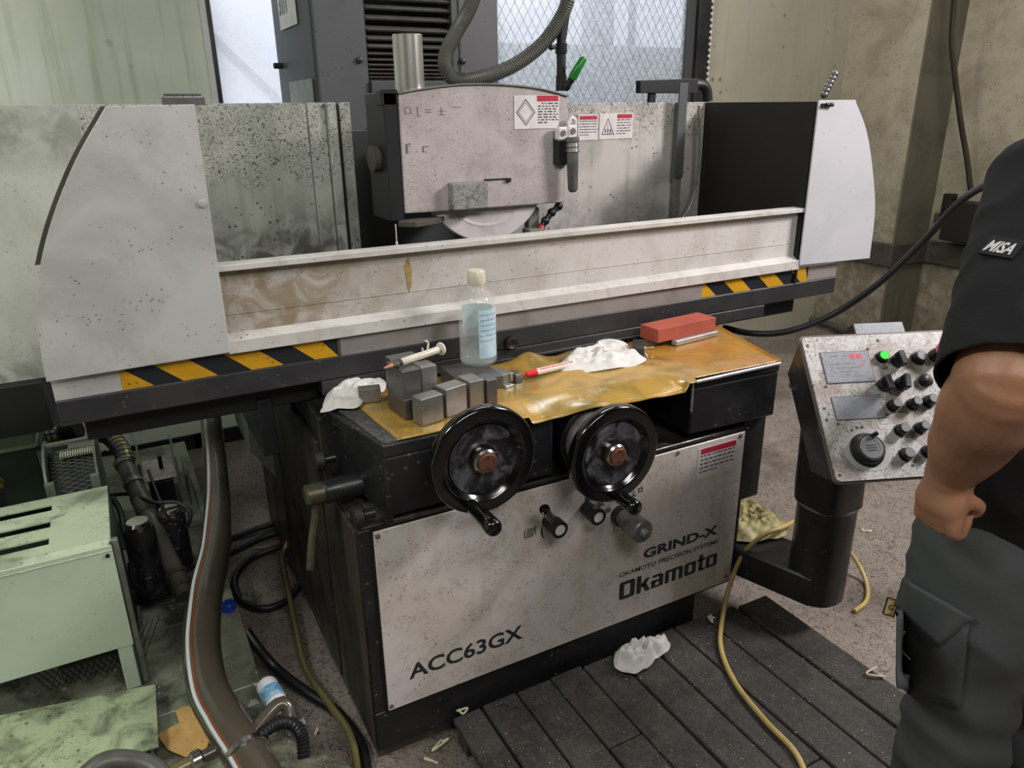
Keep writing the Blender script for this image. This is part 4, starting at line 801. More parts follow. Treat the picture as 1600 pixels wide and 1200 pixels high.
# amber film sheet: lies on the desk, bulges over the front recess
def film():
    NX, NY = 90, 30; vs = []; fs = []
    for i in range(NX+1):
        s = i/NX; x = .492 + (1.655-.492)*s
        xf_ = x
        yb = 1.83 if s > .05 else 1.80
        if x < .74: yf = 1.480
        elif x < .80: yf = 1.480 - (x-.74)*.3
        elif x < 1.34: yf = 1.448 + .012*math.sin((x-.8)*9)
        else: yf = 1.463-(x-1.34)*.03
        over = max(0, min(1, (x-.74)/.08))*max(0, min(1, (1.40-x)/.10))
        cr = 1.66 if x < 1.25 else 1.66-.5*(x-1.25)
        for j in range(NY+1):
            t = j/NY; y = yb+(yf-yb)*t
            xx = x + (.012 if i == NX else 0) - (0.02*(1-t) if i < 4 else 0) + (1-t)*.105*s*s
            z = DZ-.0005 + .0012*mnoise.noise(Vector((xx*16, y*16, 0)))
            z += over*(.010*math.exp(-((y-cr)/.035)**2))
            if y < cr and over > 0:
                q = (cr-y)/(cr-yf+1e-6); z += over*(.006*math.sin(q*PI) - .030*max(0, q-.55)**1.3*2.2)
            if y < 1.56 and over < 1 and x < .9 and x > .72: z += .003*over
            z += .030*math.exp(-(((xx-1.02)/.05)**2+((y-1.82)/.035)**2)) + .014*math.exp(-(((xx-.86)/.05)**2+((y-1.80)/.03)**2))
            z += over*.010*max(0, mnoise.noise(Vector((xx*9, y*14, 3))))
            z += .011*math.exp(-((xx-.80)/.02)**2)*max(0, (1.56-y)/.1)*over
            if z < DZ-.0005 and (over < .95 or y > 1.595): z = DZ-.0005
            vs.append((xx, y, z))
    for i in range(NX):
        for j in range(NY):
            a = i*(NY+1)+j; fs.append((a, a+1, a+NY+2, a+NY+1))
    mb = MB(); mb.add(vs, fs, True); o = mb.build('amber_film', 'film'); m = o.modifiers.new('thick', 'SOLIDIFY'); m.thickness = .0012; m.offset = 0
    return o
tag(film(), 'oily amber plastic film covering the desk top and drooping over its front edge', 'film')
BZ = DZ+.002
def qb(name, mt, F, R, L, top, z0, label, cat='block', group=None, dmin=None, bev=.0015, parent=None):
    f, r_ = Z(*F, z0), Z(*R, z0); l_ = Z(*L, z0) if L else None
    ex = (r_-f); w_ = ex.length; ex.normalize(); ey = Vector((-ex.y, ex.x, 0)); d = dmin if dmin else max(.01, (l_-f).dot(ey))
    h = Y(top[0], top[1], f.y).z-z0
    mb = MB().box(0, w_, 0, d, 0, h).xf(frame_mtx(f, ex, ey, (0, 0, 1)))
    o = mb.build(name, mt, parent, bevel=bev); 
    if label: tag(o, label, cat, group)
    return o, f, ex, ey, w_, d, h
GB = 'ground steel blocks on the desk'
qb('steel_block', 'steel', (660, 667), (694, 656), (646.5, 659), (660, 624.6), BZ, 'ground steel block standing nearest the left end of the desk front', group=GB)
qb('steel_block', 'steel', (698.5, 653), (730.5, 642), (689, 642), (699, 609), BZ, 'ground steel block standing second from the left in the front row', group=GB)
qb('steel_block', 'steel', (735, 640), (758, 634), None, (735, 597.5), BZ, 'ground steel block in the front row just behind the left handwheel', group=GB, dmin=.06)
qb('steel_block', 'steeldark', (762, 635), (778, 631), None, (762, 595), BZ, 'dark steel block at the right end of the front row', group=GB, dmin=.055)
o, f, ex, ey, w_, d, h = qb('steel_block', 'steeldark', (634, 657), (662, 650), (615, 648), (634, 625), BZ, 'dark steel block at the bottom of the tall stack, front one', group=GB)
f2 = f+ey*(d+.002)
tag(MB().box(0, .045, 0, .045, 0, h).xf(frame_mtx(f2, ex, ey, (0, 0, 1))).build('steel_block', 'steeldark', bevel=.0015), 'dark steel block at the bottom of the tall stack, rear one', 'block', GB)
zt = f.z+h+.0005
up = tag(MB().box(0, .047, 0, .092, 0, .070).xf(frame_mtx(f+Vector((0, 0, h+.0005)), ex, ey, (0, 0, 1))).build('steel_block', 'steeldark', bevel=.0015), 'tall dark steel block on top of the stack under the syringe', 'block', GB)
f3 = f+ex*.055+ey*.012
tag(MB().box(0, .045, 0, .05, 0, h).xf(frame_mtx(f3, ex, ey, (0, 0, 1))).build('steel_block', 'steeldark', bevel=.0015), 'steel block under the right-hand block of the tall stack', 'block', GB)
f4 = f3+Vector((0, 0, h+.0005))
tag(MB().box(0, .042, 0, .05, 0, .066).xf(frame_mtx(f4, ex, ey, (0, 0, 1))).build('steel_block', 'steel', bevel=.0015), 'steel block with a ring mark on top of the stack, right of the tall one', 'block', GB)
tag(MB().box(0, .075, 0, .04, 0, h+.068).xf(frame_mtx(f+ex*.02+ey*.105, ex, ey, (0, 0, 1))).build('steel_block', 'steeldark', bevel=.0015), 'dark steel block standing behind the tall stack', 'block', GB)
qb('steel_bar', 'steel', (561.5, 631), (596, 627.5), None, (561.5, 609), BZ, 'low steel bar at the left end beside the white cloth', group=GB, dmin=.03)
pb, pf, pex, pey, pw, pd, ph_ = qb('steel_plate', 'steeldark', (720, 623), (787, 611), None, (720, 598), BZ, 'thick dark steel plate under the water bottle', group=GB, dmin=.15)
qb('steel_bar', 'steeldark', (703, 574), (728, 569), None, (703, 560), BZ+.0, 'dark steel bar lying behind and left of the water bottle', group=GB, dmin=.03)
zp = pf.z+ph_
_, f5, ex5, ey5, _, _, h5 = qb('steel_block', 'steelpale', (791, 612), (804, 608), None, (791, 604), BZ, 'pale low block right of the plate under the bottle', group=GB, dmin=.05)
qb('steel_block', 'steel', (785, 600.5), (796, 598), None, (785, 586), f5.z+h5+.0005, 'small steel block on the pale low block, left one', group=GB, dmin=.055)
qb('steel_block', 'steel', (797, 598), (803, 596.5), None, (797, 583.5), f5.z+h5+.0005, 'narrow steel block on the pale low block, right one', group=GB, dmin=.05)
qb('steel_block', 'steeldark', (806, 605), (817, 602), None, (806, 586), BZ, 'steel block beside the red tip of the marker', group=GB, dmin=.035)
# ring marks
mb = MB(); c = f4+ex*.021+Vector((0, 0, .018))
mb.rings([[c+ex*(math.cos(a)*r_)+Vector((0, 0, 1))*(math.sin(a)*r_)-ey*.0004 for a in [2*PI*k/24 for k in range(24)]] for r_ in (.0145, .0160)], cap=False); o = mb.build('ring_mark', 'inkfaint', bpy.data.objects['steel_block.006'] if 'steel_block.006' in ORG else up, fix=False)
# water bottle on the plate
bz = zp+.0008; bp = Z(748, 566, bz); k = (bp-CC).dot(F0)/FPX; br = 29*k
hb = (578-427)*k*1.0
wb_ = thing('water_bottle', 'clear plastic water bottle with white cap standing on the dark steel plate', 'bottle', (bp.x, bp.y, bz))
bH = hb*.965
MB().lathe([(0, br*.80), (.004, br*.93), (.012, br), (bH*.20, br), (bH*.21, br*.975), (bH*.22, br), (bH*.60, br), (bH*.68, br*.93), (bH*.76, br*.68), (bH*.81, br*.42), (bH*.83, br*.40), (bH*.92, br*.40)], (bp.x, bp.y, bz), (0, 0, 1), 48).build('bottle_body', 'pet', wb_)
MB().lathe([(.004, br*.82), (.012, br*.965), (bH*.40, br*.965)], (bp.x, bp.y, bz), (0, 0, 1), 48).build('water', 'water', wb_)
MB().lathe([(bH*.855, br*.46), (bH*.87, br*.48), (bH*.985, br*.47), (bH, br*.42), (bH, 0)], (bp.x, bp.y, bz), (0, 0, 1), 36, cap=False).build('bottle_cap', 'ivory', wb_)
def patch(a0, a1, z0, z1, rr, mt, nm, par):
    rs = [[Vector((bp.x+math.cos(a)*rr, bp.y+math.sin(a)*rr, z)) for z in (z0, z1)] for a in [a0+(a1-a0)*i/14 for i in range(15)]]
    q = [p for r_ in rs for p in r_]; return MB().add(q, [(2*i, 2*i+2, 2*i+3, 2*i+1) for i in range(14)], True).build(nm, mt, par, fix=False)
va = math.atan2(-bp.y, -bp.x)
M['lbl'] = mat('pale_blue_label', '#a9c9da', .5, dirt='#d8e2e6', dirt_amt=.6, dscale=40, scrib=.5, scribscale=110, scol='#6a8da4')
patch(va+.05, va+1.25, bz+bH*.10, bz+bH*.62, br*1.004, 'lbl', 'blue_label', wb_)
patch(va-.95, va+2.9, bz+bH*.30, bz+bH*.60, br*.985, mat('grey_label_back', '#b9c6c6', .6), 'rear_label', wb_) if False else patch(va+2.2, va+4.1, bz+bH*.28, bz+bH*.60, br*.99, mat('grey_label_back', '#a9b6b6', .6), 'rear_label', wb_)
mb = MB()
rnd = random.Random(2)
for r_i in range(6):
    z = bz+bH*(.56-.055*r_i); a = va+.14
    while a < va+1.1:
        w2 = rnd.uniform(.04, .16); rr = br*1.006
        q = [Vector((bp.x+math.cos(t)*rr, bp.y+math.sin(t)*rr, zz)) for t in (a, a+w2) for zz in (z, z+.0022)]; mb.add(q, [(0, 2, 3, 1)]); a += w2+.03
mb.build('label_print', 'inkfaint', wb_, fix=False)
# syringe resting on the stack
sy = 1.66; zt2 = f.z+h+.0715
a, b_ = Y(628, 586, 1.615), Y(690, 563, 1.66); a.z = zt2+.0095; b_.z = zt2+.0115
syr = thing('syringe', 'white plastic syringe with orange tip lying across the steel blocks', 'syringe', (a.x, a.y, zt2))
d_ = (b_-a).normalized()
MB().tube([a, a.lerp(b_, .05), a.lerp(b_, .9), a.lerp(b_, .93), b_], [.007, .0092, .0092, .006, .006], 20).build('syringe_barrel', 'ivory', syr)
MB().lathe([(-.003, .016), (0, .017), (.002, .016)], b_, d_, 24).build('plunger_flange', 'white', syr)
MB().tube([a-d_*.012, a], [.008, .0075], 16).build('syringe_collar', 'matblack', syr)
MB().tube([a-d_*.026, a-d_*.012], [.006, .011], 14).build('syringe_nozzle', 'hosegrey', syr)
MB().tube([a-d_*.052, a-d_*.026], [.002, .0055], 12).build('syringe_tip', mat('orange_tip', '#c07560', .5), syr)
MB().tube(spline([b_-d_*.045+Vector((0, 0, .009)), b_-d_*.042+Vector((0, 0, .025)), b_-d_*.05+Vector((0, 0, .034))], 5), .0028, 8).tube([b_-d_*.06+Vector((0, 0, .009)), b_-d_*.062+Vector((0, 0, .018))], .002, 6).build('hardened_paste', 'white', syr)
# crumpled cloths
def cloth(name, mt, outline, z0, h, seed, label, cat='cloth', zf=None, fold=9, n=46, group=None, sharp=1.0):
    pts = [Vector((p.x, p.y)) for p in outline]; c = sum(pts, Vector((0, 0)))/len(pts); sm = [Vector((p[0], p[1])) for p in spline([(p.x, p.y, 0) for p in pts+pts[:1]], 5)][:-1]
    m = len(sm); vs = []; fs = []; K = 16
    sz = max((p-c).length for p in pts)
    for k in range(K+1):
        t = k/K
        for q in range(m):
            p = c+(sm[q]-c)*t; s1 = mnoise.noise(Vector((p.x*fold/sz*.35+seed, p.y*fold/sz*.35, seed*2.1))); s2 = 1-abs(mnoise.noise(Vector((p.x*fold/sz*.6+seed*3, p.y*fold/sz*.6, 1.7))))*2
            s3 = 1-abs(mnoise.noise(Vector((p.x*fold/sz*1.4+seed*5, p.y*fold/sz*1.1, 4.7))))*2
            e = min(1, (1-t)*4); hh = h*(.30+.5*(s1+.4)+.38*s2*sharp+.14*s3)*(.25+.75*e) * (1-.35*t)
            z = z0+.002+max(.0, hh)
            if zf: z = zf(p.x, p.y, z, t)
            off = Vector((mnoise.noise(Vector((p.x*30, p.y*30, seed))), mnoise.noise(Vector((p.x*30, p.y*30, seed+9)))))*.008*(1-t)
            vs.append((p.x+off.x, p.y+off.y, z))
    for k in range(K):
        for q in range(m): fs.append((k*m+q, k*m+(q+1) % m, (k+1)*m+(q+1) % m, (k+1)*m+q))
    mb = MB(); mb.add(vs, fs, True); o = mb.build(name, mt); o.modifiers.new('thick', 'SOLIDIFY').thickness = -.0012 if False else .0012
    sb = o.modifiers.new('smooth', 'SUBSURF'); sb.levels = 1; sb.render_levels = 1
    return tag(o, label, cat, group)
def drape(x, y, z, t):
    e = max(0, .425-x) ; return z - min(.022, e*.55) if x < .425 else z
cloth('white_cloth', 'cloth', [Z(u, v, .91) for u, v in ((497, 634), (515, 612), (545, 600), (568, 583), (600, 578), (604, 596), (600, 612), (575, 618), (560, 636), (525, 638))], BZ, .030, 2.2, 'white cotton cloth hanging over the left back corner of the desk', zf=drape)
cloth('white_cloth', 'cloth', [Z(u, v, .905) for u, v in ((868, 578), (895, 556), (925, 552), (935, 536), (975, 538), (990, 555), (1010, 563), (1000, 574), (960, 580), (915, 586), (880, 588))], BZ, .044, 5.1, 'crumpled white cloth in the middle of the amber film')
# marker
a, b_ = Z(838, 588, BZ+.009), Z(896, 574, BZ+.009); a.z = b_.z = BZ+.021; d_ = (b_-a).normalized()
mk = thing('marker_pen', 'white marker pen with a red cap lying on the amber film', 'pen', (a.x, a.y, BZ))
MB().tube([a, b_], [.0095, .0095], 20).build('pen_body', 'white', mk)
MB().tube([a-d_*.036, a-d_*.030, a-d_*.002, a], [.004, .0085, .0098, .0098], 20).build('pen_cap', 'redp', mk)
mb = MB(); rnd = random.Random(3); sd = d_.cross(Vector((0, 0, 1))).normalized(); t0 = .06
while t0 < .95:
    w2 = rnd.uniform(.02, .05); up_ = (Vector((0, 0, 1))+sd*.75).normalized()
    q0 = a.lerp(b_, t0)+up_*.0097; q1 = a.lerp(b_, t0+w2)+up_*.0097; tv = d_.cross(up_)*.0025
    mb.add([q0-tv, q1-tv, q1+tv, q0+tv], [(0, 1, 2, 3)]); t0 += w2+.015
mb.build('pen_print', 'redp', mk, fix=False)
# oilstone on its steel parallel, dark block, slivers
par, pf_, *_r = qb('steel_parallel', 'steelpale', (1056.6, 541), (1122, 524.5), (1050, 536), (1056.6, 533.5), BZ, 'pale steel parallel bar under the right end of the red stone', 'bar', dmin=.022)
hp = _r[4]
dk, df_, *_d = qb('dark_block', 'black', (989, 562), (1006, 562.5), None, (989, 545), BZ, 'small black block with a steel end under the left end of the red stone', 'block', dmin=.10)
tz = max(pf_.z+hp, BZ+.014)+.0008
qb('oilstone', 'brick', (1027.5, 536.3), (1117.5, 515.6), (994.7, 527.8), (1028.4, 515.6), tz, 'red rectangular oilstone resting on a steel parallel at the back right of the desk', 'stone', bev=.001)
rnd = random.Random(9)
for i, (u, v, n2) in enumerate(((1010, 545, 0), (1012, 558, 1), (1075, 516, 2))):
    if n2 == 2: continue
    p = Z(u, v, BZ); mb = MB()
    for k in range(3): mb.tube([p+Vector((rnd.uniform(-.015, .015), rnd.uniform(-.01, .01), .002)), p+Vector((rnd.uniform(-.02, .02), rnd.uniform(-.02, .02), .003+.004*k))], .0022, 6)
    tag(mb.build('swarf_sliver', 'swarf', kind='stuff'), ['pale slivers on the film under the red stone', 'pale slivers standing at the right end of the white cloth'][n2], 'sliver')
# ================================================================ CONTROL PENDANT
DPT = 1.83
az, tl = math.radians(-22), math.radians(42)
ph = Vector((math.cos(az), math.sin(az), 0)); pw_ = Vector((math.sin(az), -math.cos(az), 0)); pv = Vector((0, 0, -1))*math.cos(tl) + pw_*math.sin(tl); pn = pv.cross(ph) 
if pn.dot(F0) > 0: pn = -pn
PO = DP(1252, 528, DPT)
def loc(u, v, off=0):     # panel coordinates (along, down) of a measured point at height off above the face
    k = ray(u, v); o_ = PO+pn*off; t = (o_-CC).dot(pn)/k.dot(pn); q = CC+k*t-o_; return q.dot(ph), q.dot(pv)
PM = frame_mtx(PO, ph, pv, pn)
PWD, PHT = .385, loc(1307, 753)[1]
pc = thing('control_pendant', 'black swivelling control box with a white scratched panel of black knobs', 'control panel', (1.69, 1.30, .15))
def pbuild(mb, name, m, parent=pc, **k): return mb.xf(PM).build(name, m, parent, **k)
def slab(x0, y0, x1, y1, z0, z1, r=.012):
    pts = []
    for cx_, cy_, a0 in ((x1-r, y1-r, 0), (x0+r, y1-r, PI/2), (x0+r, y0+r, PI), (x1-r, y0+r, 1.5*PI)):
        pts += [(cx_+r*math.cos(a0+PI/2*i/5), cy_+r*math.sin(a0+PI/2*i/5), z0) for i in range(6)]
    return MB().prism(pts, (0, 0, z1-z0))
face = pbuild(slab(0, 0, PWD, PHT, -.004, 0), 'control_face', 'ctrl')
pbuild(slab(-.004, -.006, PWD+.004, PHT+.004, -.012, -.004), 'face_rim', 'inkfaint')
# housing: deep box behind the face, running into the neck
mb = MB(); q = [(0, 0, -.012), (PWD, 0, -.012), (PWD, PHT, -.012), (0, PHT, -.012)]; q2 = [(.01, .04, -.13), (PWD-.01, .04, -.13), (PWD-.01, PHT-.06, -.13), (.01, PHT-.06, -.13)]
mb.add(q+q2, [(0, 1, 2, 3), (7, 6, 5, 4), (0, 4, 5, 1), (1, 5, 6, 2), (2, 6, 7, 3), (3, 7, 4, 0)]); pbuild(mb, 'housing', 'black', bevel=.004)
CXC = Z(1275, 905, .22); cxx, cyy = CXC.x, CXC.y
def rrect(cx_, cy_, z, hw_, hd, r=.04, n=5):
    return [Vector((cx_+sx*(hw_-r)+r*math.cos(a), cy_+sy_*(hd-r)+r*math.sin(a), z)) for sx, sy_, a0 in ((1, 1, 0), (-1, 1, PI/2), (-1, -1, PI), (1, -1, 1.5*PI)) for a in [a0+PI/2*i/n for i in range(n+1)]]
R_C = .082
zc0 = .165; zc1 = Y(1280, 790, cyy).z
MB().rings([rrect(cxx, cyy, zc0+.0, R_C-.012, R_C-.012, .068)] + [rrect(cxx, cyy, z, R_C, R_C, .076) for z in (zc0+.012, zc1)]).build('pendant_column', 'black', pc)
MB().rings([rrect(cxx, cyy, z, R_C+.002, R_C+.002, .078) for z in (zc1, zc1+.008)]).build('column_ring', 'inkfaint', pc)
# neck from the column up into the left end of the housing
nb_ = PM @ Vector((.075, PHT*.62, -.11)); ntop = PM @ Vector((.035, .07, -.12))
def prr(c, hw_, hd): return [c+Vector((p.x, p.y, 0)) for p in rrect(0, 0, 0, hw_, hd, .05)]
MB().rings([prr(Vector((cxx, cyy, zc1+.008)), R_C, R_C), prr(Vector((cxx-.005, cyy, zc1+.07)), R_C, R_C), prr(Vector((cxx-.015, cyy-.0, nb_.z+.02)), R_C*.98, R_C), prr(Vector((PM @ Vector((.07, .10, -.10)))), R_C*.75, R_C*.9)]).build('pendant_neck', 'black', pc)
# arm from the machine to the column
a = Vector((1.60, 1.74, 0)); b_ = Vector((cxx, cyy, 0)); dd = (b_-a).normalized(); sd = Vector((-dd.y, dd.x, 0)); hw_ = .085
pts = [a-sd*hw_, b_-sd*hw_+dd*.02, b_+sd*hw_+dd*.02, a+sd*hw_]
arm = MB().prism([(p.x, p.y, .17) for p in pts], (0, 0, .10)).build('pendant_arm', 'black', pc, bevel=.006)
MB().box(1.44, 1.70, 1.62, 1.9, .15, .27).build('arm_mount', 'black', pc, bevel=.004)
# screens, knobs
def rect_on(c, name, m, off, th, par=face):
    L_ = [loc(*p) for p in c]; x0 = (L_[0][0]+L_[3][0])/2; x1 = (L_[1][0]+L_[2][0])/2; y0 = (L_[0][1]+L_[1][1])/2; y1 = (L_[2][1]+L_[3][1])/2
    o = pbuild(MB().box(x0, x1, y0, y1, off, off+th), name, m, par); return x0, x1, y0, y1
x0, x1, y0, y1 = rect_on([(1279.6, 551.5), (1355.6, 547.2), (1367.5, 595.5), (1293, 601)], 'display_bezel', 'inkfaint', 0, .0015)
pbuild(MB().box(x0+.002, x1-.002, y0+.002, y1-.002, .0015, .0022), 'display_screen', 'screen', face)
wq, hq = x1-x0, y1-y0
for fx in (.66, .79): pbuild(MB().lathe([(0, .0065), (.0006, .0065)], (x0+fx*wq, y0+.17*hq, .0022), (0, 0, 1), 16), 'red_digit', 'lcdred', face)
pbuild(MB().box(x0+.77*wq, x0+.785*wq, y0+.42*hq, y0+.52*hq, .0022, .0026).box(x0+.82*wq, x0+.835*wq, y0+.42*hq, y0+.52*hq, .0022, .0026), 'red_digit', 'lcdred', face)
mb = MB()
for (fx, fy, w2) in ((.2, .14, .14), (.42, .14, .12), (.2, .40, .45), (.25, .52, .5), (.3, .64, .3), (.42, .74, .1), (.55, .80, .2)): mb.box(x0+fx*wq, x0+(fx+w2)*wq, y0+fy*hq, y0+(fy+.012)*hq, .0022, .0025)
pbuild(mb, 'screen_lines', 'inkfaint', face)
x0, x1, y0, y1 = rect_on([(1297, 621.6), (1374.6, 615.3), (1383.3, 651.7), (1308, 658.8)], 'blank_plate', 'inkfaint', 0, .001)
pbuild(MB().box(x0+.0015, x1-.0015, y0+.0015, y1-.0015, .001, .0018), 'blank_plate_face', 'screen', face)
for (u, v) in ((1262, 540), (1372, 532), (1288, 638), (1286, 750-.0), (1312, 742), (1426, 727), (1292, 656), (1270, 602), (1304, 549-.0), (1291, 604), (1356, 545), (1369, 600), (1309, 662), (1385, 647), (1331, 672), (1339, 668), (1347, 667), (1476, 532)):
    if (u, v) in ((1286, 750), (1304, 549)): continue
    x, y = loc(u, v); pbuild(MB().lathe([(0, .0035), (.0012, .0035), (.0018, .002)], (x, y, 0), (0, 0, 1), 10), 'panel_screw', 'inkfaint', face)
def button(u, v, hgt=.026, r=.0135, top='knobtop', nm='push_button'):
    x, y = loc(u, v, hgt); c = (x, y, 0)
    o = pbuild(MB().lathe([(0, r+.003), (.004, r+.003), (.004, r), (hgt-.001, r*.96), (hgt, r*.9)], c, (0, 0, 1), 24), nm, 'knob')
    pbuild(MB().lathe([(hgt, r*.86), (hgt+.0015, r*.8), (hgt+.0015, 0)], c, (0, 0, 1), 20, cap=False), 'button_cap', top, o); return x, y
def rotary(u, v, ang=.2, hgt=.028):
    x, y = loc(u, v, hgt*.8)
    o = pbuild(MB().lathe([(0, .0165), (.008, .0165), (.012, .0145), (.020, .0145), (.021, 0)], (x, y, 0), (0, 0, 1), 24, cap=False), 'rotary_knob', 'knob')
    m2 = Matrix.Translation((x, y, 0)) @ Matrix.Rotation(ang, 4, 'Z')
    pbuild(MB().box(-.0065, .0065, -.017, .019, .008, hgt+.004).xf(m2), 'knob_wing', 'knob', o, bevel=.002)
    pbuild(MB().box(.0066, .0069, -.016, .018, .009, hgt+.003).xf(m2), 'wing_edge', 'knobtop', o)
x, y = button(1382, 555, .014, .0125, 'lampgreen', 'green_lamp')
rotary(1409, 559, -.1); rotary(1388, 597, -.1); rotary(1416, 595, .2)
button(1441, 555, .02, .0145); button(1403, 629, .024, .0125); button(1435, 626, .028, .012); button(1460, 622, .026, .013); button(1415, 668, .024, .0125); button(1447, 664, .026, .012); button(1422, 707, .020, .0135); button(1457, 702, .022, .0125)
x, y = loc(1450, 592, .015); o = pbuild(MB().lathe([(0, .016), (.010, .016), (.012, .013), (.013, 0)], (x, y, 0), (0, 0, 1), 24, cap=False), 'selector_knob', 'knob'); pbuild(MB().xf(Matrix()).add([(x-.006, y+.004, .012), (x+.006, y+.004, .012), (x+.014, y-.014, .012), (x+.0, y+.0, .026)], [(0, 1, 3), (1, 2, 3), (2, 0, 3)]), 'selector_pointer', 'sign', o)
x, y = loc(1477, 546, .04); o = pbuild(MB().lathe([(0, .018), (.03, .016)], (x, y, 0), (0, 0, 1), 24), 'emergency_stop', 'knob'); pbuild(MB().lathe([(.03, .014), (.034, .020), (.040, .021), (.043, .018), (.043, .008), (.041, .007), (.041, 0)], (x, y, 0), (0, 0, 1), 28, cap=False), 'stop_cap', 'pink', o)
x, y = loc(1379.5, 573); pbuild(MB().lathe([(0, .007), (.003, .007), (.003, 0)], (x, y, 0), (0, 0, 1), 14, cap=False).box(x-.001, x+.001, y-.005, y+.005, .003, .004), 'key_switch', 'knobtop')
x, y = loc(1362, 699, .022)
o = pbuild(MB().lathe([(0, .041), (.004, .041), (.006, .037), (.018, .035), (.022, .031), (.022, .027)], (x, y, 0), (0, 0, 1), 40), 'pulse_dial', 'knob'); pbuild(MB().lathe([(.022, .0275), (.0235, .026), (.0235, .02)], (x, y, 0), (0, 0, 1), 36, cap=False).lathe([(.0228, .022), (.0228, 0)], (x, y, 0), (0, 0, 1), 36, cap=False), 'dial_plate', 'knobtop', o)
mb = MB(); rnd = random.Random(5)
for k_ in range(3):
    xx = x-.012
    while xx < x+.011: w2 = rnd.uniform(.001, .003); mb.box(xx, xx+w2, y-.006+.006*k_, y-.004+.006*k_, .0231, .0235); xx += w2+.0012
pbuild(mb, 'dial_print', 'ink', o)
pbuild(MB().tube([(x+.004, y-.026, .026), (x+.018, y-.031, .030)], [.005, .0055], 12), 'dial_handle', 'knob', o)
pbuild(slab(x-.055, y-.052, x+.06, y+.05, 0, .0008, .05), 'dial_ring_clean', 'sign', face)
# grey box standing on the top edge behind, coiled cable
c1, c2 = loc(1331, 508, -.05), loc(1407, 502, -.05)
jb = pbuild(MB().box(c1[0], c2[0], -.055, -.008, -.10, -.045), 'junction_box', 'black', bevel=.002)
pbuild(MB().box(c1[0]+.002, c2[0]-.001, -.052, -.010, -.045, -.0435), 'junction_box_lid', 'screen', jb)
hx = [PM @ Vector((c2[0]+.01+t*.09, -.02+.03*t*t+.008*math.sin(t*70), -.055+.008*math.cos(t*70))) for t in [i/160 for i in range(161)]]
tag(MB().tube(hx, .0028, 6).build('coiled_cable', 'rubber'), 'thin black coiled cable behind the top edge of the control panel', 'cable')
cloth('oily_cloth', 'greencloth', [Z(u, v, .30) for u, v in ((1138, 836), (1140, 800), (1150, 768), (1172, 772), (1198, 788), (1226, 806), (1232, 826), (1205, 834), (1175, 838))], .27, .05, 8.3, 'oily yellow-green cloth lying on the black pendant arm', fold=11)
# ================================================================ FLOOR: pallet, rag, hoses
pl_ = thing('wooden_pallet', 'dark worn wooden floor pallet of long boards in front of the machine', 'pallet', (1.15, .85, 0))
xs_ = [.584, .672, .780, .892, 1.0, 1.112, 1.228, 1.345, 1.462, 1.592, 1.722]
rnd = random.Random(12)
for i in range(10):
    yf = 1.472 if i < 9 else 1.455
    xa, xb = xs_[i]+.003, xs_[i+1]-.003-rnd.uniform(0, .003); dz = rnd.uniform(-.002, .002); y0_, y1_ = .30, yf-rnd.uniform(0, .012)
    br_ = {3: 1.18, 6: .9}.get(i)
    for (ya, yb) in (((y0_, br_-.002), (br_+.002, y1_)) if br_ else ((y0_, y1_),)):
        sk = rnd.uniform(-.004, .004)
        MB().add([(x+sk*(y-1), y, z) for z in (.048+dz, .070+dz) for y in (ya, yb) for x in (xa, xb)], [(0, 2, 3, 1), (4, 5, 7, 6), (0, 1, 5, 4), (2, 6, 7, 3), (0, 4, 6, 2), (1, 3, 7, 5)]).build('board', 'wood', pl_, bevel=.003)
for y in (.38, .9, 1.42): box('stringer', 'wood', .59, 1.715, y-.03, y+.03, 0, .047, pl_)
cloth('white_rag', 'cloth', [Z(u, v, .08) for u, v in ((958, 1036), (963, 1018), (985, 1010), (1012, 1008), (1046, 1006), (1043, 1020), (1026, 1030), (1016, 1042), (992, 1054), (963, 1048))], .073, .07, 6.4, 'crumpled white rag on the pallet against the machine base', fold=14, sharp=1.3)
def swf(u, v, z, label, seed, L_=.025):
    rnd = random.Random(seed); p = Z(u, v, z); pts = [p+Vector((rnd.uniform(-L_, L_), rnd.uniform(-L_, L_), .003+rnd.random()*.006)) for _ in range(4)]
    tag(MB().tube(spline(pts, 5), .003, 6).build('swarf_curl', 'swarf'), label, 'swarf')
swf(730, 1115, .074, 'pale swarf curl on the left corner of the pallet', 1); swf(1372, 1058, .074, 'pale swarf curl on the pallet beside the trousers', 2, .03); swf(1362, 832, 0, 'pale swarf curl on the floor below the control panel', 3, .03)
swf(690, 1170, 0, 'pale swarf curl on the floor between machine base and pallet', 5, .03); swf(1110, 968, .074, 'pale swarf curl at the right end of the machine base', 6, .02); swf(680, 1182, 0, 'second pale swarf curl on the floor left of the pallet', 7, .03)
rnd = random.Random(31); mb = MB()
for k_ in range(420):
    x = rnd.uniform(.6, 1.7); y = rnd.uniform(.35, 1.45); s_ = rnd.uniform(.0008, .0022); mb.add([(x+math.cos(a)*s_, y+math.sin(a)*s_*rnd.uniform(.5, 2), .0735+rnd.random()*.001) for a in (0, 2, 4)], [(0, 1, 2)])
mb.build('grit_flecks', 'swarf', pl_, kind='stuff', fix=False)
cable('yellow_hose', 'hosetan', [Z(1240, 815, .30), Z(1222, 824, .33), Z(1190, 838, .32), Z(1160, 868, .25), Z(1140, 915, .16), Z(1130, 960, .095), Z(1126, 1010, .08), Z(1148, 1065, .08), Z(1195, 1125, .08), Z(1240, 1172, .08), Z(1262, 1215, .08)], .0075, 'long tan hose coming off the pendant arm and crossing the pallet', n=14)
cable('yellow_hose', 'hosetan', [Z(1295, 835, .20), Z(1318, 852, .12), Z(1340, 880, .05), Z(1354, 912, .01), Z(1354, 938, .01), Z(1335, 955, .01)], .0075, 'short tan hose end on the floor behind the pendant column', n=14)
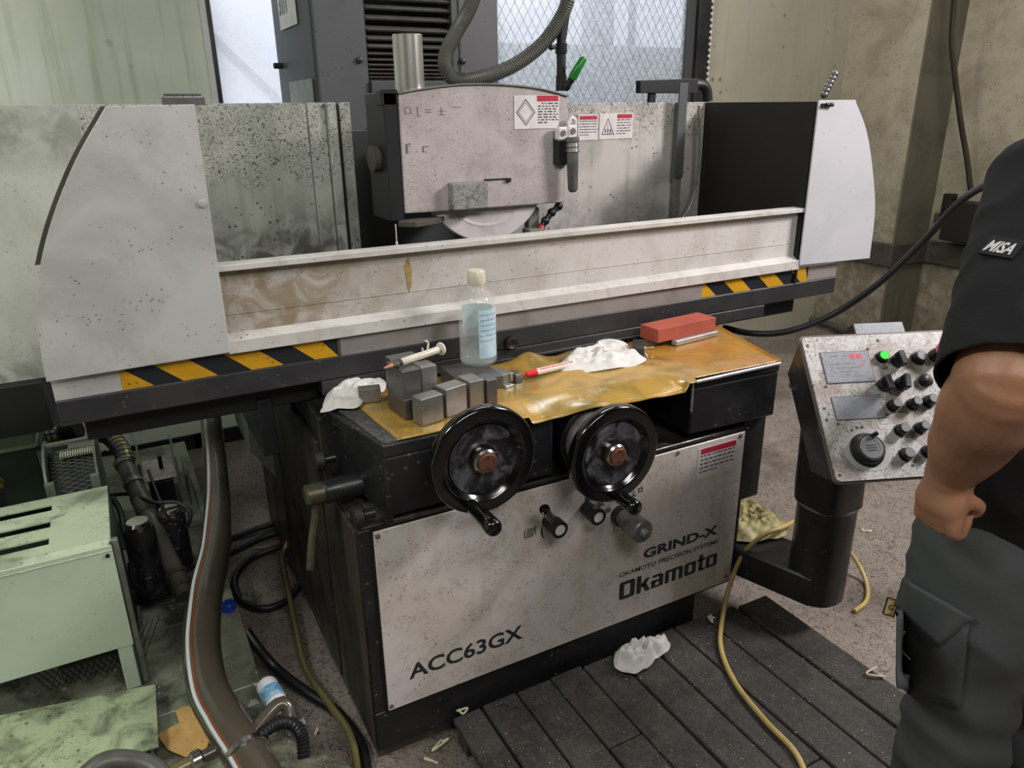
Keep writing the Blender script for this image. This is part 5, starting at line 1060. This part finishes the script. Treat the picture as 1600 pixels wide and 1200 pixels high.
cable('black_cable', 'rubber', [DP(1130, 512, 2.75), DP(1175, 521, 2.7), DP(1230, 518, 2.65), DP(1300, 492, 2.6), DP(1370, 445, 2.5), DP(1440, 380, 2.4), DP(1490, 325, 2.3), DP(1530, 295, 2.25), DP(1600, 270, 2.2), DP(1700, 250, 2.1)], .0115, 'thick black cable sweeping from behind the machine up past the person', 'cable', n=14)
cable('wall_cable', 'hosebrown', [Y(1494, -60, 3.1), Y(1493, 0, 3.1), Y(1489, 60, 3.1), Y(1493, 110, 3.08), Y(1503, 190, 3.04), Y(1513, 250, 3.0), Y(1519, 300, 2.98)], .011, 'brown cable hanging down the right wall', 'cable')
cable('wall_cable', 'rubber', [Y(1490, -60, 3.08), Y(1488, 0, 3.08), Y(1484, 60, 3.08), Y(1488, 110, 3.06), Y(1498, 190, 3.02), Y(1508, 250, 2.98), Y(1514, 300, 2.96)], .006, 'thin dark cable beside the brown one on the right wall', 'cable')
a = X(1503, 345, XR-.1); tag(MB().box(XR-.16, XR-.002, a.y-.12, a.y+.10, a.z-.13, a.z+.12).box(XR-.10, XR-.03, a.y+.1, a.y+.16, a.z-.02, a.z+.16).build('wall_switch_box', 'rubber', bevel=.006), 'dark switch box on the right wall partly behind the person', 'box')
for i, (u, v, u2, v2) in enumerate(((1245, 476, 1350, 510), (1250, 494, 1345, 525))):
    tag(MB().tube(spline([Z(u-8, v-3, .05), Z(u, v, .05), Z((u+u2)/2, (v+v2)/2-2, .05), Z(u2, v2, .05), Z(u2+90, v2+30, .05)], 6), .028, 14).build('floor_pipe', 'hosegrey'), ['grey pipe along the foot of the right wall, rear one', 'grey pipe along the foot of the right wall, front one'][i], 'pipe')
# ================================================================ PERSON
def limb(mb, pts, n=20, sub=5):     # pts: (point, radius across, radius deep, side vector)
    P_ = spline([p[0] for p in pts], sub); m = len(P_); rs = []
    for i, p in enumerate(P_):
        s = i/(m-1)*(len(pts)-1); k = min(int(s), len(pts)-2); f_ = s-k; f_ = f_*f_*(3-2*f_)
        ra = pts[k][1]*(1-f_)+pts[k+1][1]*f_; rb = pts[k][2]*(1-f_)+pts[k+1][2]*f_
        t = (P_[min(i+1, m-1)]-P_[max(i-1, 0)]).normalized(); sd = Vector(pts[k][3]).lerp(Vector(pts[k+1][3]), f_); u = (sd-t*sd.dot(t)).normalized(); b_ = t.cross(u)
        rs.append([p+u*math.cos(2*PI*q/n)*ra+b_*math.sin(2*PI*q/n)*rb for q in range(n)])
    # rounded ends
    def endcap(r0, p, d, rr):
        return [[p+(q-p)*math.cos(a)+d*rr*math.sin(a) for q in r0] for a in (.5, 1.0, 1.35)]
    e1 = endcap(rs[-1], P_[-1], (P_[-1]-P_[-2]).normalized(), (pts[-1][1]+pts[-1][2])/2*.8); e0 = endcap(rs[0], P_[0], (P_[0]-P_[1]).normalized(), (pts[0][1]+pts[0][2])/2*.8)
    return mb.rings(list(reversed(e0))+rs+e1)
def fuse(mb, name, m, parent, vox, smooth=6, disp=None):
    o = mb.build(name, m, parent); r = o.modifiers.new('r', 'REMESH'); r.mode = 'VOXEL'; r.voxel_size = vox
    s = o.modifiers.new('s', 'SMOOTH'); s.factor = .5; s.iterations = smooth
    dg = bpy.context.evaluated_depsgraph_get(); me = bpy.data.meshes.new_from_object(o.evaluated_get(dg)); o.modifiers.clear(); old = o.data; o.data = me; bpy.data.meshes.remove(old)
    org = ORG[o.name]
    if disp:
        me.update(); nr = [v.normal.copy() for v in me.vertices]
        for v, n_ in zip(me.vertices, nr): v.co += n_*disp(v.co+org)
    me.polygons.foreach_set('use_smooth', [True]*len(me.polygons)); me.update(); return o
LJ = DP(1535, 860, 1.33)                      # left hip joint
FW = Vector((.33, .94, 0)).normalized(); LF = Vector((-FW.y, FW.x, 0))
PEL = LJ - LF*.095; PEL.z = LJ.z+.03
SH = DP(1642, 278, 1.13); EL = DP(1572, 598, .985); WR_ = DP(1488, 735, 1.17); HD = DP(1474, 782, 1.185)
SH.z = max(SH.z, 1.44)
per = thing('person', 'person in black short-sleeved shirt and grey cargo trousers, left fist at the waist', 'person', (PEL.x, PEL.y, .072))
up = Vector((0, 0, 1)); BC = Vector((PEL.x+.05, PEL.y, 0))      # spine leans with the shoulder line
NK = SH - LF*.19 + up*.06; NK2 = NK + up*.09 + FW*.02
CH_ = SH - LF*.18 - up*.16; CH_ -= FW*.01
body = MB()
limb(body, [(PEL-up*.02, .155, .105, LF), (PEL+up*.12, .145, .10, LF), (CH_, .165, .115, LF), (NK-up*.07, .15, .085, LF), (NK, .065, .06, LF)])
limb(body, [(NK-up*.03, .062, .062, LF), (NK2+up*.02, .056, .06, LF)])
HDC = NK2 + up*.125 + FW*.035
def head_rings():
    rs = []
    for k in range(1, 18):
        a = PI*k/18; z = math.cos(a)*.122; s = math.sin(a)
        w = .078*s**.8 * (1 if z > -.02 else 1+ (z+.02)*2.6); d = .098*s**.8*(1 if z > -.03 else 1+(z+.03)*1.2)
        rs.append([HDC+up*z+LF*math.cos(2*PI*q/24)*w+FW*(math.sin(2*PI*q/24)*d+(.012 if z < -.03 else 0)) for q in range(24)])
    return rs
body.rings(head_rings())
body.sphere(HDC+FW*.103-up*.022, .015, 10, (1, 1, 1.5)); body.sphere(HDC+FW*.093-up*.0-up*.002, .012, 8, (1, 1, 2.2))
for s in (1, -1):
    body.sphere(HDC+LF*s*.080-up*.005-FW*.005, .028, 10, (.5, .7, 1.1)); body.sphere(HDC+FW*.085+LF*s*.03+up*.022, .016, 8, (1.2, .8, .5))
body.sphere(HDC+FW*.092-up*.062, .018, 8, (1.4, .6, .4))
# left arm: shoulder, elbow, wrist
S1 = (EL-SH).cross(up).normalized()
limb(body, [(SH, .062, .062, S1), (SH.lerp(EL, .5), .060, .062, S1), (SH.lerp(EL, .85), .062, .062, S1), (EL, .066, .062, S1)])
S2 = (WR_-EL).cross(up).normalized()
limb(body, [(EL, .062, .062, S2), (EL.lerp(WR_, .25), .066, .066, S2), (EL.lerp(WR_, .6), .056, .054, S2), (WR_, .037, .041, S2), (WR_.lerp(HD, .35), .035, .042, S2)])
# hand: palm and fingers curled back toward the hip
hd_ = (HD-WR_).normalized(); tow = (PEL+up*.10-HD); tow = (tow-hd_*tow.dot(hd_)).normalized(); acr = hd_.cross(tow).normalized()
if acr.dot(F0) < 0: acr = -acr            # acr points away from the camera along the knuckle row
pc0 = HD; limb(body, [(WR_.lerp(HD, .2), .036, .032, acr), (pc0-tow*.004, .043, .028, acr), (pc0+hd_*.020, .041, .023, acr)])
for k, (L_, r_) in enumerate(((.070, .0112), (.074, .0114), (.070, .0110), (.060, .0100))):
    b0 = pc0+hd_*.022+acr*(-.031+.0205*k)-tow*.004
    limb(body, [(b0-hd_*.01, r_*1.1, r_*1.1, acr), (b0+hd_*L_*.28+tow*.004, r_*1.08, r_*1.08, acr), (b0+hd_*L_*.30+tow*L_*.28, r_, r_, acr), (b0+hd_*L_*.02+tow*L_*.38, r_*.9, r_*.9, acr)], 10, 3)
tb = pc0-hd_*.012-acr*.030+tow*.012
limb(body, [(tb, .013, .013, acr), (tb+tow*.020+hd_*.008-acr*.006, .0115, .0115, acr), (tb+tow*.028+hd_*.024, .0105, .0105, acr)], 10, 4)
# right arm reaching to the controls, out of the photograph's frame
SR = SH-LF*.36; ER = SR-up*.27+FW*.10-LF*.03; RW = ER+FW*.22+LF*.02-up*.02
limb(body, [(SR, .060, .060, LF), (ER, .046, .046, LF), (ER.lerp(RW, .3), .048, .048, LF), (RW, .030, .033, LF)])
limb(body, [(RW, .030, .026, LF), (RW+FW*.07, .038, .019, LF), (RW+FW*.09, .036, .016, LF)])
for k, (L_, r_) in enumerate(((.065, .0092), (.072, .0094), (.066, .0092), (.052, .0082))):
    b0 = RW+FW*.085+LF*(.027-.018*k); limb(body, [(b0, r_, r_, LF), (b0+FW*L_*.6, r_, r_, LF), (b0+FW*L_-up*.022, r_*.85, r_*.85, LF)], 10, 3)
limb(body, [(RW+FW*.02+LF*.03, .012, .012, LF), (RW+FW*.06+LF*.052, .011, .011, LF), (RW+FW*.085+LF*.05-up*.008, .009, .009, LF)], 10, 3)
KN = DP(1478, 1170, 1.46); KN.z = .49; AN = KN-FW*.02; AN.z = .16
LRt = -LF*.19
for off in (Vector((0, 0, 0)), LRt):
    limb(body, [(LJ+off, .085, .085, LF), (KN+off, .055, .06, LF), (AN+off, .038, .042, LF)])
def folds(p): return .0
fuse(body, 'body', 'skin', per, .0042, 5, lambda p: .0012*mnoise.noise(p*28))
# shirt
sh = MB()
limb(sh, [(PEL+up*.055, .178, .135, LF), (PEL+up*.16, .172, .13, LF), (CH_-up*.02, .185, .135, LF), (NK-up*.06, .165, .10, LF), (NK-up*.0, .078, .074, LF)], 28)
E1 = SH.lerp(EL, 1.0)
for (a, b_, sv) in ((SH+LF*.0, E1, S1), (SR, SR.lerp(ER, .6), LF)):
    limb(sh, [(a-up*.005, .084, .084, sv), (a.lerp(b_, .5), .084, .084, sv), (b_, .084, .086, sv)], 22)
def cutmesh(o, planes):
    bm = bmesh.new(); bm.from_mesh(o.data); org = ORG[o.name]
    for co, no, keep in planes:
        gm = [f_ for f_ in bm.faces if keep(f_.calc_center_median()+org)]
        ge = set(e for f_ in gm for e in f_.edges); gv = set(v for f_ in gm for v in f_.verts)
        bmesh.ops.bisect_plane(bm, geom=list(gv)+list(ge)+gm, plane_co=Vector(co)-org, plane_no=no, clear_outer=True)
    bm.to_mesh(o.data); bm.free()
def shfold(p):
    return .010*mnoise.noise(Vector((p.x*9, p.y*9, p.z*5+4)))+.005*(1-abs(mnoise.noise(Vector((p.x*14, p.y*14, p.z*9))))*2)
so = fuse(sh, 'shirt', 'shirt', per, .008, 5, shfold)
ad = (EL-SH).normalized(); cutp = SH.lerp(EL, .99)
hemn = (ad+Vector((0, 0, 0))).normalized()
cutmesh(so, [(cutp, hemn, lambda p: (p-cutp).length < .15 and (p-SH).dot(ad) > .15), (PEL-up*.015, -up, lambda p: p.z < PEL.z+.2 and (p-cutp).length > .15)])
m_ = so.modifiers.new('thick', 'SOLIDIFY'); m_.thickness = .003
# sleeve patch
M['patch'] = mat('patch_black', '#0a0a0b', .7)
pcn = DP(1567, 388, 1.03); 
dep = bpy.context.evaluated_depsgraph_get(); hit, loc_, nrm, _i = so.ray_cast(CC-ORG[so.name], (ray(1567, 388)).normalized())
pz = (loc_+ORG[so.name]) if hit else pcn
nv = (CC-pz).normalized() if not hit else nrm.normalized()
ex_ = up.cross(nv).normalized(); ey_ = nv.cross(ex_)
pm_ = frame_mtx(pz+nv*.004, ex_, ey_, nv)
px_ = (pz-CC).dot(F0)/FPX
MB().box(-27*px_, 30*px_, -19*px_, 17*px_, -.004, .001).xf(pm_).build('sleeve_patch', 'patch', so if False else per)
t = text_mb('MISA', 1, .03, 1, .25); xs = [v.x for v in t.v]; k_ = 46*px_/(max(xs)-min(xs)); t.v = [Vector(((v.x-min(xs))*k_-23*px_, v.y*k_*1.35-.011, .0016)) for v in t.v]
t.xf(pm_).build('patch_lettering', 'sign', per, fix=False)
# trousers
tr_ = MB()
limb(tr_, [(PEL+up*.10, .168, .125, LF), (PEL-up*.02, .178, .135, LF), (PEL-up*.10, .165, .125, LF)], 26)
for off in (Vector((0, 0, 0)), LRt):
    limb(tr_, [(LJ+off+up*.02, .108, .115, LF), (LJ.lerp(KN, .35)+off, .122, .124, LF), (LJ.lerp(KN, .7)+off, .096, .105, LF), (KN+off, .086, .094, LF), (KN.lerp(AN, .6)+off, .082, .09, LF), (AN+off, .078, .088, LF)], 24)
def tfold(p):
    return .012*mnoise.noise(Vector((p.x*8, p.y*8, p.z*4)))+.006*(1-abs(mnoise.noise(Vector((p.x*10+p.z*6, p.y*10, p.z*10-5))))*2)+.004*math.exp(-((p.z-.5)/.12)**2)*math.sin(p.z*70+p.x*25)
to = fuse(tr_, 'trousers', 'trousers', per, .008, 6, tfold)
cutmesh(to, [(PEL+up*.09, up, lambda p: True), (Vector((0, 0, .12)), -up, lambda p: True)])
m_ = to.modifiers.new('thick', 'SOLIDIFY'); m_.thickness = .003
# cargo pocket on the left thigh, laid on the cloth
def on_trousers(u, v, off=.005):
    r_ = ray(u, v).normalized(); hit, l_, n_, _ = to.ray_cast(CC-ORG[to.name], r_)
    return (l_+ORG[to.name]+n_*off) if hit else DP(u, v, 1.2)
def draped(rows, name, m, off=.005, th=.003, parent=per):     # rows of measured points, projected on the cloth
    n_ = 9; L_, R_ = rows; mb = MB(); q = []
    def pt(seg, t): s = t*(len(seg)-1); k = min(int(s), len(seg)-2); f_ = s-k; return (seg[k][0]*(1-f_)+seg[k+1][0]*f_, seg[k][1]*(1-f_)+seg[k+1][1]*f_)
    for i in range(n_+1):
        a, b_ = pt(L_, i/n_), pt(R_, i/n_)
        for j in range(n_+1): q.append(on_trousers(a[0]+(b_[0]-a[0])*j/n_, a[1]+(b_[1]-a[1])*j/n_, off))
    mb.add(q, [(i*(n_+1)+j, i*(n_+1)+j+1, (i+1)*(n_+1)+j+1, (i+1)*(n_+1)+j) for i in range(n_) for j in range(n_)], True)
    o = mb.build(name, m, parent, fix=False); s_ = o.modifiers.new('t', 'SOLIDIFY'); s_.thickness = th; s_.offset = 0; return o
draped(([(1422, 905), (1408, 945)], [(1524, 962), (1470, 1006)]), 'pocket_flap', 'trousers', .011, .005)
draped(([(1404, 950), (1402, 1075)], [(1515, 975), (1500, 1105)]), 'cargo_pocket', 'trousers', .005, .006)
tp = on_trousers(1404, 950, 0); td = (tp-CC).dot(F0)-.012; c0 = DP(1392, 949, td); kx = td/FPX
exx = (CR*math.cos(.30)+CD*math.sin(.30)*1.0-F0*.15).normalized(); nn = (-F0+exx*F0.dot(exx)).normalized(); eyy = nn.cross(exx)
tm = frame_mtx(c0, exx, eyy, nn)
MB().box(-9*kx, 9*kx, -14*kx, 14*kx, -.003, 0).xf(tm).build('pocket_tag', 'ink', per); MB().box(-7*kx, 7*kx, -12*kx, 12*kx, 0, .0006).xf(tm).build('tag_face', 'tan', per)
t = text_mb('G', 1, .04); xs = [v.x for v in t.v]; k_ = 8*kx/(max(xs)-min(xs)); t.v = [Vector(((v.x-min(xs))*k_-4*kx, v.y*k_-4*kx, .001)) for v in t.v]; t.xf(tm).build('tag_letter', 'ink', per, fix=False)
q = [on_trousers(u, v, .014) for u, v in ((1413, 985), (1418, 998), (1417, 1010), (1422, 1016), (1432, 1026))]
MB().tube(q, .0012, 5).tube([on_trousers(1424, 984, .014), on_trousers(1419, 998, .014)], .0012, 5).tube([on_trousers(1417, 1010, .014), on_trousers(1413, 1032, .014)], .0012, 5).build('chalk_mark', 'swarf', per)
# hair and shoes, eyes
hr = MB(); rs = []
for k in range(1, 12):
    a = PI*.62*k/12; z = math.cos(a)*.132; s_ = math.sin(a)
    rs.append([HDC+up*(z+.004)+LF*math.cos(2*PI*q/24)*.086*s_**.8+FW*(math.sin(2*PI*q/24)*.106*s_**.8-.010-(.03 if z < .03 and math.sin(2*PI*q/24) > 0 else 0)) for q in range(24)])
hr.rings(rs).build('hair', 'hair', per)
for s in (1, -1): MB().sphere(HDC+FW*.082+LF*s*.03+up*.012, .012, 10).build('eye', 'eye', per)
for off in (Vector((0, 0, 0)), LRt):
    b0 = AN+off; b0.z = .072
    mb = MB(); limb(mb, [(b0-FW*.05+up*.045, .040, .040, LF), (b0+FW*.06+up*.042, .046, .038, LF), (b0+FW*.16+up*.034, .046, .026, LF), (b0+FW*.20+up*.03, .036, .022, LF)], 16)
    limb(mb, [(b0+up*.06, .045, .050, LF), (b0+up*.13, .046, .05, LF)], 16)
    o = fuse(mb, 'shoe', 'sole', per, .007, 3)
    cutmesh(o, [(Vector((0, 0, .074)), -up, lambda p: True)])
